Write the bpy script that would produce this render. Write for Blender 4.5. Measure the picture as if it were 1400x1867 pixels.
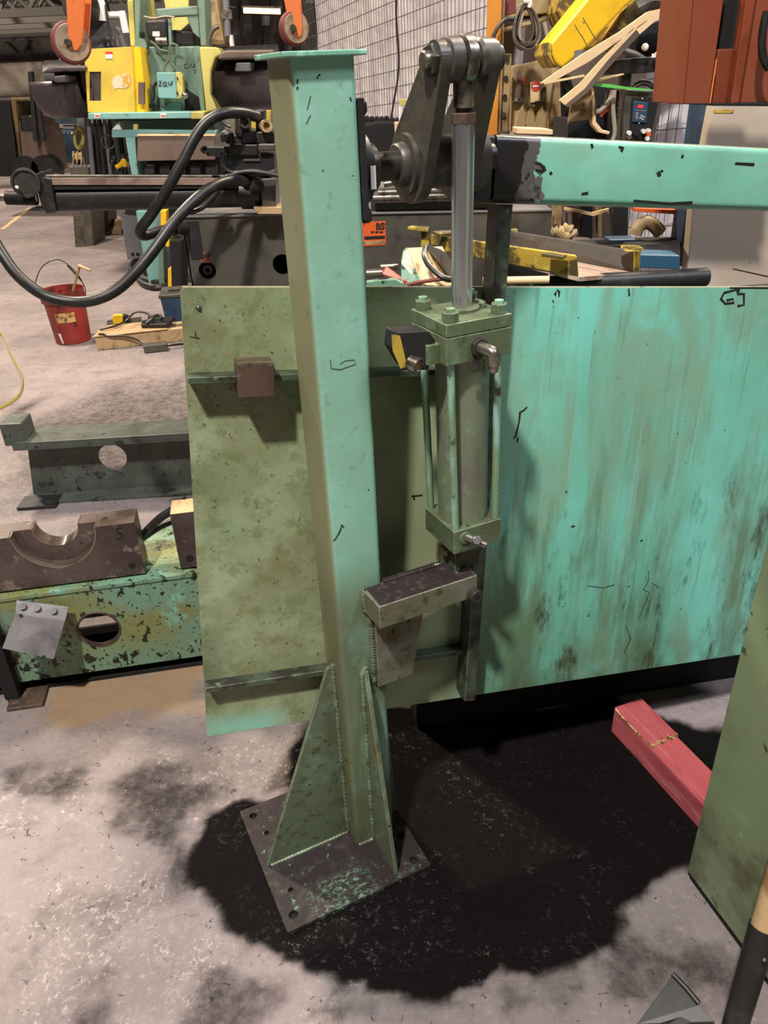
import bpy, math, random
from mathutils import Vector, Matrix, noise
from mathutils.geometry import tessellate_polygon
for o in list(bpy.data.objects): bpy.data.objects.remove(o, do_unlink=True)
S = bpy.context.scene; COL = S.collection
random.seed(7)
def lin(c):
    return tuple(((v/255)/12.92 if v/255 <= .04045 else ((v/255+.055)/1.055)**2.4) for v in c) + (1,)

# ---------------------------------------------------------------- camera
FPX, HC = 1400.0, 1.6
TH, PH = math.radians(29.5), math.radians(2.6)
_r0 = Vector((1,0,0)); _u0 = Vector((0,math.sin(TH),math.cos(TH))); FWD = Vector((0,math.cos(TH),-math.sin(TH)))
CR = math.cos(PH)*_r0 - math.sin(PH)*_u0; CU = math.sin(PH)*_r0 + math.cos(PH)*_u0
CP = Vector((0,0,HC))
cam = bpy.data.cameras.new('camera'); cam.sensor_fit = 'HORIZONTAL'; cam.sensor_width = 36; cam.lens = 36*FPX/1400
cam.clip_start = .02; cam.clip_end = 200
camo = bpy.data.objects.new('camera', cam); COL.objects.link(camo)
camo.matrix_world = Matrix(((CR.x,CU.x,-FWD.x,CP.x),(CR.y,CU.y,-FWD.y,CP.y),(CR.z,CU.z,-FWD.z,CP.z),(0,0,0,1)))
S.camera = camo
# ---------------------------------------------------------------- world, lights, exposure
S.view_settings.view_transform = 'Standard'; S.view_settings.look = 'None'; S.view_settings.gamma = 1
S.view_settings.use_curve_mapping = False; S.view_settings.exposure = 0.0
wd = bpy.data.worlds.new('world'); S.world = wd; wd.use_nodes = True
wd.node_tree.nodes['Background'].inputs[0].default_value = lin((226,226,235)); wd.node_tree.nodes['Background'].inputs[1].default_value = .15
def area(name, loc, target, power, size, col, shape='DISK'):
    l = bpy.data.lights.new(name, 'AREA'); l.energy = power; l.shape = shape; l.size = size; l.color = lin(col)[:3]
    o = bpy.data.objects.new(name, l); COL.objects.link(o); o.location = loc
    o.rotation_euler = (Vector(target)-Vector(loc)).to_track_quat('-Z','Y').to_euler(); return o
area('high_bay_lamp_key', (-1.5,-1.9,7.5), (0,1.6,.6), 830, .42, (255,247,238))
area('high_bay_lamp_left', (-3.4,5.7,6.6), (-3.2,5.4,0), 720, .7, (255,236,212))
area('high_bay_lamp_right', (3.2,5.2,6.6), (2.2,5.0,0), 620, .7, (255,234,208))
area('fill_lamp_near', (3.6,-.4,6.4), (1.6,3.2,.9), 260, 1.4, (236,240,255))  # added unseen fill that brightens the panel at the right
area('high_bay_lamp_far', (-9,14,7), (-9,16,0), 1200, 1.0, (255,236,214))

# ---------------------------------------------------------------- frames and pixel rays
def ray(x, y): return (x-700)*CR + (933.5-y)*CU + FPX*FWD
def WY(x, y, Y): d = ray(x,y); return CP + d*(Y/d.y)
def WZ(x, y, z=0.0): d = ray(x,y); return CP + d*((z-HC)/d.z)
class Fr:
    def __init__(s, o=(0,0,0), ex=(1,0,0), ey=(0,1,0), ez=(0,0,1)):
        s.o=Vector(o); s.a=[Vector(ex).normalized(),Vector(ey).normalized(),Vector(ez).normalized()]
        s.m=Matrix([[s.a[0][i],s.a[1][i],s.a[2][i],s.o[i]] for i in range(3)]+[[0,0,0,1]])
    def w(s, p): return s.m @ Vector(p)
    def px(s, x, y, ax, val):
        d=ray(x,y); n=s.a[ax]; t=(val-(CP-s.o).dot(n))/d.dot(n); q=CP+d*t-s.o
        return Vector((q.dot(s.a[0]),q.dot(s.a[1]),q.dot(s.a[2])))
    def p2(s, pts, ax, val):
        k=[i for i in (0,1,2) if i!=ax]; out=[]
        for p in pts: q=s.px(p[0],p[1],ax,val); out.append((q[k[0]],q[k[1]]))
        return out
    def off(s, p): return Fr(s.w(p),*s.a)
ID = Fr()
def FY(x, y, Y): return Fr(WY(x,y,Y))
def VF(pa, pb, z=0.0):
    a=WZ(*pa,z); b=WZ(*pb,z); ex=(b-a); ex.z=0; ex.normalize()
    return Fr(a,ex,Vector((-ex.y,ex.x,0)),(0,0,1))

class MB:
    def __init__(s, fr=ID): s.f=fr; s.v=[]; s.q=[]; s.s=[]; s.sm=False
    def add(s, vs, fs, smooth=False):
        b=len(s.v); s.v+=[s.f.w(p) for p in vs]; s.q+=[tuple(b+i for i in f) for f in fs]; s.s+=[smooth]*len(fs); return s
    def box(s, x0,x1,y0,y1,z0,z1):
        return s.add([(x,y,z) for z in (z0,z1) for y in (y0,y1) for x in (x0,x1)],
            [(0,2,3,1),(4,5,7,6),(0,1,5,4),(2,6,7,3),(0,4,6,2),(1,3,7,5)])
    def prism(s, pts, ax, a, b, holes=()):
        k=[i for i in (0,1,2) if i!=ax]
        def mk(p,v): q=[0,0,0]; q[ax]=v; q[k[0]]=p[0]; q[k[1]]=p[1]; return tuple(q)
        loops=[list(pts)]+[list(h) for h in holes]; flat=[p for l in loops for p in l]; n=len(flat)
        vs=[mk(p,a) for p in flat]+[mk(p,b) for p in flat]; fs=[]
        if not holes and len(pts)<5: fs+=[tuple(range(n)),tuple(reversed(range(n,2*n)))]
        else:
            for t in tessellate_polygon([[Vector((p[0],p[1],0)) for p in l] for l in loops]): fs+=[tuple(t),tuple(n+i for i in reversed(t))]
        i0=0
        for l in loops:
            m=len(l)
            for i in range(m): j=(i+1)%m; fs.append((i0+i,i0+j,n+i0+j,n+i0+i))
            i0+=m
        return s.add(vs,fs)
    def slab(s, pts, tv):
        tv=Vector(tv); n=len(pts); vs=[Vector(p) for p in pts]; vs+= [p+tv for p in vs]
        return s.add(vs,[tuple(range(n)),tuple(reversed(range(n,2*n)))]+[(i,(i+1)%n,n+(i+1)%n,n+i) for i in range(n)])
    def cyl(s, p0, p1, r0, r1=None, n=24, caps=True, ph=0, ref=None):
        r1=r0 if r1 is None else r1; p0=Vector(p0); p1=Vector(p1); d=(p1-p0).normalized()
        u=Vector(ref) if ref else (Vector((0,0,1)) if abs(d.z)<.9 else Vector((1,0,0))); u=(u-d*u.dot(d)).normalized(); w=d.cross(u)
        vs=[]
        for p,r in ((p0,r0),(p1,r1)):
            vs+=[p+(u*math.cos(ph+2*math.pi*i/n)+w*math.sin(ph+2*math.pi*i/n))*r for i in range(n)]
        s.add(vs,[(i,(i+1)%n,n+(i+1)%n,n+i) for i in range(n)],n>8)
        if caps: s.add(vs,[tuple(reversed(range(n))),tuple(range(n,2*n))])
        return s
    def lathe(s, p0, d, prof, n=32):
        p0=Vector(p0); d=Vector(d).normalized(); u=(Vector((0,0,1)) if abs(d.z)<.9 else Vector((1,0,0))); u=(u-d*u.dot(d)).normalized(); w=d.cross(u)
        vs=[p0+d*h+(u*math.cos(2*math.pi*i/n)+w*math.sin(2*math.pi*i/n))*max(r,1e-5) for h,r in prof for i in range(n)]
        fs=[(k*n+i,k*n+(i+1)%n,(k+1)*n+(i+1)%n,(k+1)*n+i) for k in range(len(prof)-1) for i in range(n)]
        return s.add(vs,fs,True)
    def tube(s, pts, r, n=8, sub=6, closed=False, flat=1.0):
        P=[Vector(p) for p in pts]
        if sub>1 and len(P)>2:
            Q=[]
            for i in range(len(P)-1):
                a=P[max(i-1,0)];b=P[i];c=P[i+1];d=P[min(i+2,len(P)-1)]
                for k in range(sub):
                    t=k/sub; Q.append(.5*((2*b)+(c-a)*t+(2*a-5*b+4*c-d)*t*t+(3*b-a-3*c+d)*t**3))
            Q.append(P[-1]); P=Q
        vs=[]; u=None
        for i,p in enumerate(P):
            d=(P[min(i+1,len(P)-1)]-P[max(i-1,0)])
            if d.length<1e-9: d=Vector((0,0,1))
            d.normalize()
            if u is None: u=Vector((0,0,1)) if abs(d.z)<.9 else Vector((1,0,0))
            u=(u-d*u.dot(d)).normalized(); w=d.cross(u)
            rr=r(i/(len(P)-1)) if callable(r) else r
            vs+=[p+(u*math.cos(2*math.pi*k/n)*flat+w*math.sin(2*math.pi*k/n))*rr for k in range(n)]
        m=len(P)
        s.add(vs,[(i*n+k,i*n+(k+1)%n,(i+1)*n+(k+1)%n,(i+1)*n+k) for i in range(m-1) for k in range(n)],True)
        s.add([vs[k] for k in range(n)]+[vs[(m-1)*n+k] for k in range(n)],[tuple(reversed(range(n))),tuple(range(n,2*n))])
        return s
    def ball(s, c, r, n=12, sc=(1,1,1)):
        vs=[];m=n//2
        for j in range(m+1):
            a=math.pi*j/m
            for i in range(n):
                b=2*math.pi*i/n; vs.append((c[0]+r*sc[0]*math.sin(a)*math.cos(b),c[1]+r*sc[1]*math.sin(a)*math.sin(b),c[2]+r*sc[2]*math.cos(a)))
        return s.add(vs,[(j*n+i,j*n+(i+1)%n,(j+1)*n+(i+1)%n,(j+1)*n+i) for j in range(m) for i in range(n)],True)
    def build(s, name, mat, parent=None, bevel=0, seg=2, **kw):
        if parent is not None: M=parent['_m'] if False else MATS[parent.name]
        elif s.f is not ID: M=s.f.m
        else:
            xs=[v.x for v in s.v]; ys=[v.y for v in s.v]; zs=[v.z for v in s.v]
            M=Matrix.Translation(((min(xs)+max(xs))/2,(min(ys)+max(ys))/2,min(zs)))
        I=M.inverted(); me=bpy.data.meshes.new(name)
        me.from_pydata([I@v for v in s.v],[],s.q); me.polygons.foreach_set('use_smooth',s.s); me.update()
        import bmesh
        bm=bmesh.new(); bm.from_mesh(me); bmesh.ops.remove_doubles(bm,verts=bm.verts,dist=1e-5); bmesh.ops.recalc_face_normals(bm,faces=bm.faces); bm.to_mesh(me); bm.free()
        for m in (mat if isinstance(mat,(list,tuple)) else [mat]): me.materials.append(m)
        o=bpy.data.objects.new(name,me); COL.objects.link(o)
        if parent is not None: o.parent=parent
        else: o.matrix_world=M
        MATS[o.name]=M
        if any(s.s):
            me.set_sharp_from_angle(angle=math.radians(40))
        if bevel:
            b=o.modifiers.new('bevel','BEVEL'); b.width=bevel; b.segments=seg; b.limit_method='ANGLE'; b.angle_limit=math.radians(35); b.harden_normals=False
        for k,v in kw.items(): o[k]=v
        return o
MATS={}
def thing(name, label, cat, fr, group=None, parent=None):
    o=bpy.data.objects.new(name,None); COL.objects.link(o); o.empty_display_size=.05; o.matrix_world=fr.m; MATS[o.name]=fr.m
    o['label']=label; o['category']=cat
    if group: o['group']=group
    return o
def tag(o, label, cat, group=None):
    o['label']=label; o['category']=cat
    if group: o['group']=group
    return o
def struct(o): o['kind']='structure'; return o
def circ(cx, cy, r, n=24, a0=0, a1=360, ry=None):
    full=abs(a1-a0)>=360; m=n if full else n+1; ry=ry or r
    return [(cx+r*math.cos(math.radians(a0+(a1-a0)*i/n)),cy+ry*math.sin(math.radians(a0+(a1-a0)*i/n))) for i in range(m)]
def text(name, body, size, fr, pos, rotx, mat, parent, depth=.0006, rotz=0, shear=0, squeeze=1, bold=0):
    c=bpy.data.curves.new(name,'FONT'); c.body=body; c.size=size; c.extrude=depth; c.align_x='CENTER'; c.align_y='CENTER'; c.shear=shear; c.offset=bold
    t=bpy.data.objects.new(name,c); COL.objects.link(t); bpy.context.view_layer.update()
    me=bpy.data.meshes.new_from_object(t.evaluated_get(bpy.context.evaluated_depsgraph_get())); bpy.data.objects.remove(t)
    L=Matrix.Translation(pos)@Matrix.Rotation(rotz,4,'Y')@Matrix.Rotation(rotx,4,'X')@Matrix.Diagonal((squeeze,1,1,1))
    M=MATS[parent.name]; me.transform(M.inverted()@fr.m@L)
    me.materials.clear(); me.materials.append(mat)
    o=bpy.data.objects.new(name,me); COL.objects.link(o); o.parent=parent; MATS[o.name]=M; return o

# ---------------------------------------------------------------- materials
class NT:
    def __init__(s, name):
        s.m=bpy.data.materials.new(name); s.m.use_nodes=True; s.t=s.m.node_tree; s.b=s.t.nodes['Principled BSDF']; s.co=s.t.nodes.new('ShaderNodeTexCoord').outputs['Object']
    def n(s, kind, **kw):
        x=s.t.nodes.new('ShaderNode'+kind)
        for k,v in kw.items(): setattr(x,k,v)
        return x
    def L(s,a,b): s.t.links.new(a,b)
    def vec(s, stretch, loc=(0,0,0), rot=(0,0,0)):
        mp=s.n('Mapping'); s.L(s.co,mp.inputs[0]); mp.inputs['Scale'].default_value=stretch; mp.inputs['Location'].default_value=loc; mp.inputs['Rotation'].default_value=rot; return mp.outputs[0]
    def noise(s, scale, detail=6, rough=.6, stretch=(1,1,1), dist=0, rot=(0,0,0), seed=0):
        x=s.n('TexNoise'); s.L(s.vec(stretch,(seed,seed*1.7,seed*.3),rot),x.inputs['Vector']); x.inputs['Scale'].default_value=scale; x.inputs['Detail'].default_value=detail; x.inputs['Roughness'].default_value=rough; x.inputs['Distortion'].default_value=dist
        return x.outputs['Fac']
    def ramp(s, f, lo, hi, a=0., b=1.):
        x=s.n('MapRange',interpolation_type='SMOOTHSTEP'); s.L(f,x.inputs[0]); x.inputs[1].default_value=lo; x.inputs[2].default_value=hi; x.inputs[3].default_value=a; x.inputs[4].default_value=b; return x.outputs[0]
    def mul(s, a, b, op='MULTIPLY'):
        x=s.n('Math',operation=op)
        for i,v in enumerate((a,b)):
            if isinstance(v,(int,float)): x.inputs[i].default_value=v
            else: s.L(v,x.inputs[i])
        return x.outputs[0]
    def mix(s, f, a, b):
        x=s.n('Mix',data_type='RGBA'); 
        for i,v in ((0,f),(6,a),(7,b)):
            if isinstance(v,(int,float)): x.inputs[i].default_value=v
            elif isinstance(v,tuple): x.inputs[i].default_value=v
            else: s.L(v,x.inputs[i])
        return x.outputs[2]
    def axis(s, ax):
        x=s.n('SeparateXYZ'); s.L(s.co,x.inputs[0]); return x.outputs[ax]
_sd=[0]
def mat(name, base, layers=(), rough=.55, metal=0, bump=.0, bscale=60, spec=.5, edge=None):
    """layers: dict(c, s, lo, hi, st, d, g=(axis,a,b), k) noise masks painted one over the other"""
    t=NT(name); col=lin(base); r=rough; h=None
    for l in layers:
        _sd[0]+=1
        f=t.ramp(t.noise(l.get('s',8),l.get('d',6),l.get('ro',.6),l.get('st',(1,1,1)),l.get('di',0),l.get('rot',(0,0,0)),_sd[0]*3.1),l.get('lo',.45),l.get('hi',.6))
        if 'rag' in l: f=t.ramp(t.mul(t.ramp(t.axis(l['rag'][0]),l['rag'][1],l['rag'][2]),t.mul(t.mul(t.noise(l.get('s',8),7,.65,l.get('st',(1,1,1)),0,(0,0,0),_sd[0]*2.3),-.5,'ADD'),1.6),'ADD'),.47,.53)
        for g in ([l['g']] if 'g' in l else [])+([l['g2']] if 'g2' in l else []): f=t.mul(f,t.ramp(t.axis(g[0]),g[1],g[2],*(g[3:] if len(g)>3 else ())))
        if 'k' in l: f=t.mul(f,l['k'])
        col=t.mix(f,col,lin(l['c']))
        if 'r' in l:
            x=t.n('Mix'); t.L(f,x.inputs[0])
            if isinstance(r,(int,float)): x.inputs[2].default_value=r
            else: t.L(r,x.inputs[2])
            x.inputs[3].default_value=l['r']; r=x.outputs[0]
        if 'h' in l: hh=t.mul(f,l['h']); h=hh if h is None else t.mul(h,hh,'ADD')
    if edge:
        bv=t.n('Bevel',samples=4); bv.inputs['Radius'].default_value=edge[1]; ge=t.n('NewGeometry'); vm_=t.n('VectorMath',operation='DOT_PRODUCT'); t.L(bv.outputs[0],vm_.inputs[0]); t.L(ge.outputs['True Normal'],vm_.inputs[1])
        f=t.mul(t.ramp(vm_.outputs['Value'],.985,.90),t.ramp(t.noise(45,5,.7,seed=3),.36,.56)); col=t.mix(f,col,lin(edge[0]))
    if isinstance(col,tuple): t.b.inputs['Base Color'].default_value=col
    else: t.L(col,t.b.inputs['Base Color'])
    if isinstance(r,(int,float)): t.b.inputs['Roughness'].default_value=r
    else: t.L(r,t.b.inputs['Roughness'])
    t.b.inputs['Metallic'].default_value=metal; t.b.inputs['Specular IOR Level'].default_value=spec
    if bump:
        nz=t.mul(t.noise(bscale,5,.6),.5)
        if h is not None: nz=t.mul(nz,h,'ADD')
        bp=t.n('Bump'); bp.inputs['Strength'].default_value=bump; bp.inputs['Distance'].default_value=.003; t.L(nz,bp.inputs['Height']); t.L(bp.outputs[0],t.b.inputs['Normal'])
    return t.m
def emis(name, col, st):
    t=NT(name); t.b.inputs['Base Color'].default_value=lin(col); t.b.inputs['Emission Color'].default_value=lin(col); t.b.inputs['Emission Strength'].default_value=st; return t.m
D=dict
TQ=(132,180,156); TQ2=(148,202,184); OL=(128,134,92); DK=(30,30,24)
m_post = mat('post_paint',TQ,[D(c=TQ2,s=5,lo=.45,hi=.75),
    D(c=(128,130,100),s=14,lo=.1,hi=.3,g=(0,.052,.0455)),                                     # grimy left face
    D(c=(98,102,74),s=5,lo=.25,hi=.5,g=(2,.85,.66),k=.9,st=(1,1,.4)),
    D(c=(72,72,54),s=9,lo=.36,hi=.66,g=(2,.7,.25),k=.8,st=(1,1,.3)),
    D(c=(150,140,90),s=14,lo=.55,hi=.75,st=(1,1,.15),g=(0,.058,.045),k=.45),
    D(c=(88,96,70),s=30,lo=.6,hi=.72,k=.4),
    D(c=DK,s=26,lo=.70,hi=.72,h=-1)],rough=.42,bump=.25,bscale=90)
m_gusset = mat('gusset_paint',(92,102,82),[D(c=(118,144,122),s=9,lo=.48,hi=.68,k=.7),D(c=(60,60,38),s=8,lo=.45,hi=.7,g=(2,.45,.0),k=.7),D(c=(106,102,58),s=12,lo=.5,hi=.7,g=(2,.1,.4),k=.8),D(c=(54,52,40),s=45,lo=.56,hi=.68,k=.7),D(c=DK,s=60,lo=.66,hi=.69)],rough=.4,bump=.35,edge=((168,178,150),.0016))
m_plate = mat('oily_base_plate',(44,38,38),[D(c=(66,58,56),s=30,lo=.45,hi=.7),D(c=(108,136,116),s=75,lo=.49,hi=.60,g=(1,-.085,-.12),g2=(0,-.13,-.06),st=(1,1.6,1),ro=.8,di=.6),D(c=(44,38,38),s=20,lo=.3,hi=.5,g=(0,.0,.06)),D(c=(120,160,136),s=55,lo=.62,hi=.7,k=.6)],rough=.55,bump=.5,bscale=180,spec=.22)
m_bar = mat('bar_steel_green',(104,104,84),[D(c=(122,118,108),s=9,lo=.42,hi=.65),D(c=(86,76,50),s=14,lo=.5,hi=.72),D(c=(60,56,42),s=50,lo=.55,hi=.68,k=.7),D(c=DK,s=40,lo=.66,hi=.69)],rough=.4,metal=.2,bump=.3,edge=((196,198,176),.0016))
m_oil = mat('oily_grime',(46,38,38),[D(c=(80,66,62),s=60,lo=.5,hi=.7),D(c=(150,170,140),s=40,lo=.66,hi=.72)],rough=.55,bump=1.0,bscale=220,spec=.25)
m_weld = mat('weld_bead',(100,112,88),[D(c=(124,146,122),s=14,lo=.45,hi=.65),D(c=(70,70,50),s=40,lo=.5,hi=.65)],rough=.42,metal=.1,bump=.5,bscale=200)
m_gate = mat('gate_paint',(106,172,150),[D(c=(118,202,184),s=2.0,lo=.38,hi=.66,st=(1,1,.7)),
    D(c=(122,150,122),s=7,lo=.42,hi=.66,st=(1,1,.35),rot=(0,.6,0),k=.7,di=1.2),
    D(c=(134,190,170),s=60,lo=.55,hi=.72,st=(1,1,.04),rot=(0,.35,0),k=.55),
    D(c=(94,128,100),s=70,lo=.57,hi=.72,st=(1,1,.05),rot=(0,.25,0),k=.55),
    D(c=(88,110,80),s=9,lo=.42,hi=.66,st=(1,1,.2),rot=(0,.3,0),g=(2,.15,-.4),k=.85,ro=.72),
    D(c=(48,48,32),s=11,lo=.54,hi=.68,st=(1,1,.32),rot=(0,.2,0),g=(2,.05,-.45),k=.95,ro=.72),
    D(c=(80,96,72),s=8,lo=.35,hi=.6,g=(2,-.52,-.68),k=.7),
    D(c=(130,140,106),s=4,lo=.1,hi=.35,g=(0,.32,.10)),
    D(c=(146,160,128),s=9,lo=.45,hi=.62,g=(0,.1,-.1),k=.8),D(c=(106,118,76),s=22,lo=.48,hi=.62,g=(0,.1,-.1),k=.7,ro=.75),
    D(c=(112,100,60),s=6,lo=.54,hi=.72,g=(0,.1,-.05),k=.5),
    D(c=(70,66,44),s=75,lo=.60,hi=.68,g=(0,.1,-.1),k=.8),
    D(c=(62,64,44),s=5,lo=.42,hi=.62,g=(0,-.27,-.37),k=.5),
    D(c=(124,176,154),s=4,lo=.3,hi=.45,g=(2,-.60,-.66),g2=(0,-.18,-.26)),
    D(c=DK,s=70,lo=.69,hi=.71,h=-1),D(c=DK,s=34,lo=.70,hi=.71,h=-1,g=(2,.1,-.3)),D(c=(26,28,22),s=9,lo=.73,hi=.735,h=-1,st=(1,1,.5))],rough=.4,bump=.22,bscale=70)
m_gate_dark = mat('gate_steel_grime',(66,78,62),[D(c=(44,42,38),s=18,lo=.40,hi=.58),D(c=(96,112,88),s=30,lo=.62,hi=.7)],rough=.4,bump=.5,edge=((170,176,146),.0018))
m_beam = mat('beam_paint',(116,178,156),[D(c=(104,160,138),s=6,lo=.45,hi=.7),D(c=(128,196,176),s=3,lo=.5,hi=.7),D(c=(140,140,110),s=30,lo=.55,hi=.75,k=.3),D(c=(132,152,126),s=9,lo=.55,hi=.7,st=(.3,1,1),k=.5),
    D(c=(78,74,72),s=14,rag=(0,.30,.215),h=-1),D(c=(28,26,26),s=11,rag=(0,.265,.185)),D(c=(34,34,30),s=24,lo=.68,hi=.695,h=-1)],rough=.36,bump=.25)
m_cyl = mat('cylinder_block_paint',(86,98,72),[D(c=(110,132,104),s=14,lo=.5,hi=.7),D(c=(76,68,56),s=10,lo=.48,hi=.68),D(c=(60,52,42),s=36,lo=.56,hi=.7,k=.7),D(c=DK,s=40,lo=.68,hi=.70)],rough=.42,bump=.4,bscale=120,edge=((170,182,150),.0016))
m_barrel = mat('barrel_paint',(120,132,104),[D(c=(108,102,98),s=6,lo=.48,hi=.66,st=(1,1,.25)),D(c=(138,168,140),s=26,lo=.56,hi=.7),D(c=(92,84,50),s=10,lo=.6,hi=.75,st=(1,1,.3))],rough=.38,metal=.25,bump=.2)
m_tie = mat('tie_rod_paint',(122,150,118),[D(c=(150,196,176),s=20,lo=.45,hi=.6,st=(1,1,.3)),D(c=(80,84,50),s=30,lo=.6,hi=.7)],rough=.35,metal=.2)
m_chrome = mat('chromed_rod',(214,214,220),[D(c=(176,176,180),s=30,lo=.45,hi=.7,st=(1,1,.1),k=.5)],rough=.22,metal=.92)
m_steel = mat('worn_steel',(150,142,132),[D(c=(92,84,76),s=30,lo=.45,hi=.65)],rough=.32,metal=.85,bump=.15)
m_dsteel = mat('dark_steel',(70,66,62),[D(c=(104,98,92),s=24,lo=.5,hi=.7),D(c=(44,40,38),s=12,lo=.5,hi=.7)],rough=.4,metal=.5,bump=.3)
m_crank = mat('crank_casting',(78,74,70),[D(c=(88,88,72),s=14,lo=.45,hi=.6),D(c=(60,56,54),s=20,lo=.55,hi=.7)],rough=.42,metal=.3,bump=.5,bscale=50)
m_black = mat('black_rubber',(26,26,26),[D(c=(44,42,40),s=30,lo=.45,hi=.7)],rough=.42)
m_blackm = mat('black_metal',(34,33,34),[D(c=(56,53,52),s=20,lo=.5,hi=.7)],rough=.45,bump=.2)
m_rust = mat('rusty_steel',(96,76,66),[D(c=(74,62,60),s=14,lo=.45,hi=.65),D(c=(128,104,90),s=40,lo=.55,hi=.7)],rough=.45,metal=.3,bump=.4)
m_rail = mat('toplit_flat_rail',(158,134,120),[D(c=(120,100,90),s=9,lo=.45,hi=.65)],rough=.4,metal=.2)  # tan lightened to paint in light falling on the rail from above
m_wiring = mat('dusty_wiring',(84,92,78),rough=.6)
m_sheave = mat('sheave_face_tan',(150,130,102),[D(c=(110,92,74),s=20,lo=.45,hi=.65)],rough=.5)
m_fkp = mat('dull_yellow_paint',(104,84,50),[D(c=(70,56,40),s=4,lo=.45,hi=.6)],rough=.6)
m_die = mat('die_steel',(92,80,76),[D(c=(70,58,54),s=6,lo=.42,hi=.62),D(c=(140,126,118),s=26,lo=.58,hi=.72),D(c=(50,40,36),s=40,lo=.62,hi=.7)],rough=.34,metal=.45,bump=.2)
m_diecut = mat('die_machined',(150,136,122),[D(c=(110,96,86),s=12,lo=.45,hi=.65)],rough=.24,metal=.8)
m_base = mat('base_beam_paint',(108,146,124),[D(c=(122,128,80),s=4,lo=.4,hi=.6,g=(2,.02,.2)),D(c=(124,178,160),s=9,lo=.55,hi=.7),D(c=(70,58,38),s=9,lo=.55,hi=.66,st=(1,1,.25),k=.9),D(c=DK,s=34,lo=.58,hi=.61,st=(1,1,.7)),D(c=DK,s=90,lo=.62,hi=.64)],rough=.42,bump=.35)
m_hbeam = mat('i_beam_paint',(66,72,66),[D(c=(80,86,78),s=10,lo=.45,hi=.65),D(c=(40,38,34),s=26,lo=.58,hi=.66)],rough=.42,bump=.3)
m_galv = mat('grey_sheet_metal',(140,138,140),[D(c=(110,108,112),s=10,lo=.45,hi=.7),D(c=(70,70,72),s=60,lo=.68,hi=.7)],rough=.38,metal=.4)
m_panel = mat('cabinet_side_paint',(126,142,108),[D(c=(138,158,124),s=4,lo=.45,hi=.7),D(c=(86,84,58),s=5,lo=.42,hi=.62,g=(2,.62,.12)),D(c=(60,56,46),s=6,lo=.35,hi=.6,g=(2,.34,.0),k=.85),D(c=(78,84,58),s=9,lo=.62,hi=.64,di=2),D(c=(158,176,152),s=18,lo=.68,hi=.74)],rough=.45,bump=.4,bscale=30)
m_pink = mat('red_stained_wood',(196,96,100),[D(c=(166,70,78),s=9,lo=.45,hi=.65,st=(.3,1,1)),D(c=(214,140,136),s=60,lo=.55,hi=.68,st=(.1,1,1),k=.6),D(c=(90,42,44),s=16,lo=.60,hi=.70,st=(.4,1,1))],rough=.7,bump=.3)
m_wood = mat('raw_wood',(184,154,114),[D(c=(136,106,70),s=20,lo=.5,hi=.7,st=(1,.15,1)),D(c=(90,60,34),s=30,lo=.62,hi=.7)],rough=.6)
m_splint = mat('splintered_wood',(206,178,128),[D(c=(120,80,44),s=80,lo=.45,hi=.6)],rough=.8)
m_red = mat('red_bucket_plastic',(140,46,40),[D(c=(96,34,30),s=5,lo=.45,hi=.65),D(c=(60,30,26),s=12,lo=.58,hi=.7)],rough=.45)
m_yel = mat('yellow_paint',(206,178,70),[D(c=(188,160,66),s=4,lo=.45,hi=.7),D(c=(120,96,40),s=20,lo=.66,hi=.72)],rough=.45)
m_yel2 = mat('bright_yellow_paint',(238,190,30),[D(c=(206,160,34),s=5,lo=.5,hi=.7),D(c=(110,90,40),s=14,lo=.68,hi=.72)],rough=.4)
m_yelw = mat('worn_yellow_paint',(186,156,60),[D(c=(84,72,40),s=12,lo=.46,hi=.56),D(c=(212,190,104),s=20,lo=.58,hi=.7)],rough=.5,bump=.3)
m_teal = mat('machine_teal_paint',(104,128,114),[D(c=(92,122,110),s=2,lo=.4,hi=.7),D(c=(80,100,80),s=7,lo=.55,hi=.72)],rough=.5)
m_cyan = mat('machine_cyan_paint',(112,156,154),[D(c=(124,172,170),s=2,lo=.4,hi=.7),D(c=(90,110,96),s=9,lo=.6,hi=.7)],rough=.45)
m_lime = mat('pale_yellow_green_paint',(190,182,104),[D(c=(150,146,80),s=3,lo=.45,hi=.7)],rough=.5)
m_drum = mat('drum_steel',(98,92,96),[D(c=(76,70,74),s=2,lo=.4,hi=.65),D(c=(150,146,150),s=6,lo=.65,hi=.75)],rough=.35,metal=.5)
m_gray = mat('grey_cast_paint',(112,112,118),[D(c=(92,92,96),s=2,lo=.45,hi=.7)],rough=.5)
m_dgray = mat('dark_grey_enamel',(82,78,71),[D(c=(96,90,80),s=4,lo=.45,hi=.7),D(c=(58,54,50),s=10,lo=.5,hi=.7)],rough=.42,metal=.2)
m_brown = mat('brown_plate',(104,88,78),[D(c=(84,70,62),s=3,lo=.45,hi=.7)],rough=.5)
m_tan = mat('tan_cabinet_paint',(168,146,106),[D(c=(120,98,66),s=5,lo=.45,hi=.65),D(c=(84,66,44),s=9,lo=.58,hi=.7)],rough=.55)
m_conc = mat('stone_coloured_panel',(184,168,150),[D(c=(198,184,168),s=2,lo=.5,hi=.65),D(c=(146,130,114),s=5,lo=.6,hi=.75),D(c=(70,58,50),s=30,lo=.69,hi=.71)],rough=.6)
m_orange = mat('orange_crane_paint',(128,66,42),[D(c=(126,58,34),s=4,lo=.45,hi=.7),D(c=(70,34,22),s=22,lo=.66,hi=.7)],rough=.45)
m_orange2 = mat('orange_hook_paint',(226,120,60),[D(c=(180,90,50),s=20,lo=.6,hi=.7)],rough=.45)
m_orpost = mat('orange_post_paint',(216,140,48),[D(c=(190,170,90),s=4,lo=.5,hi=.7,st=(1,1,.3))],rough=.5)
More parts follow.
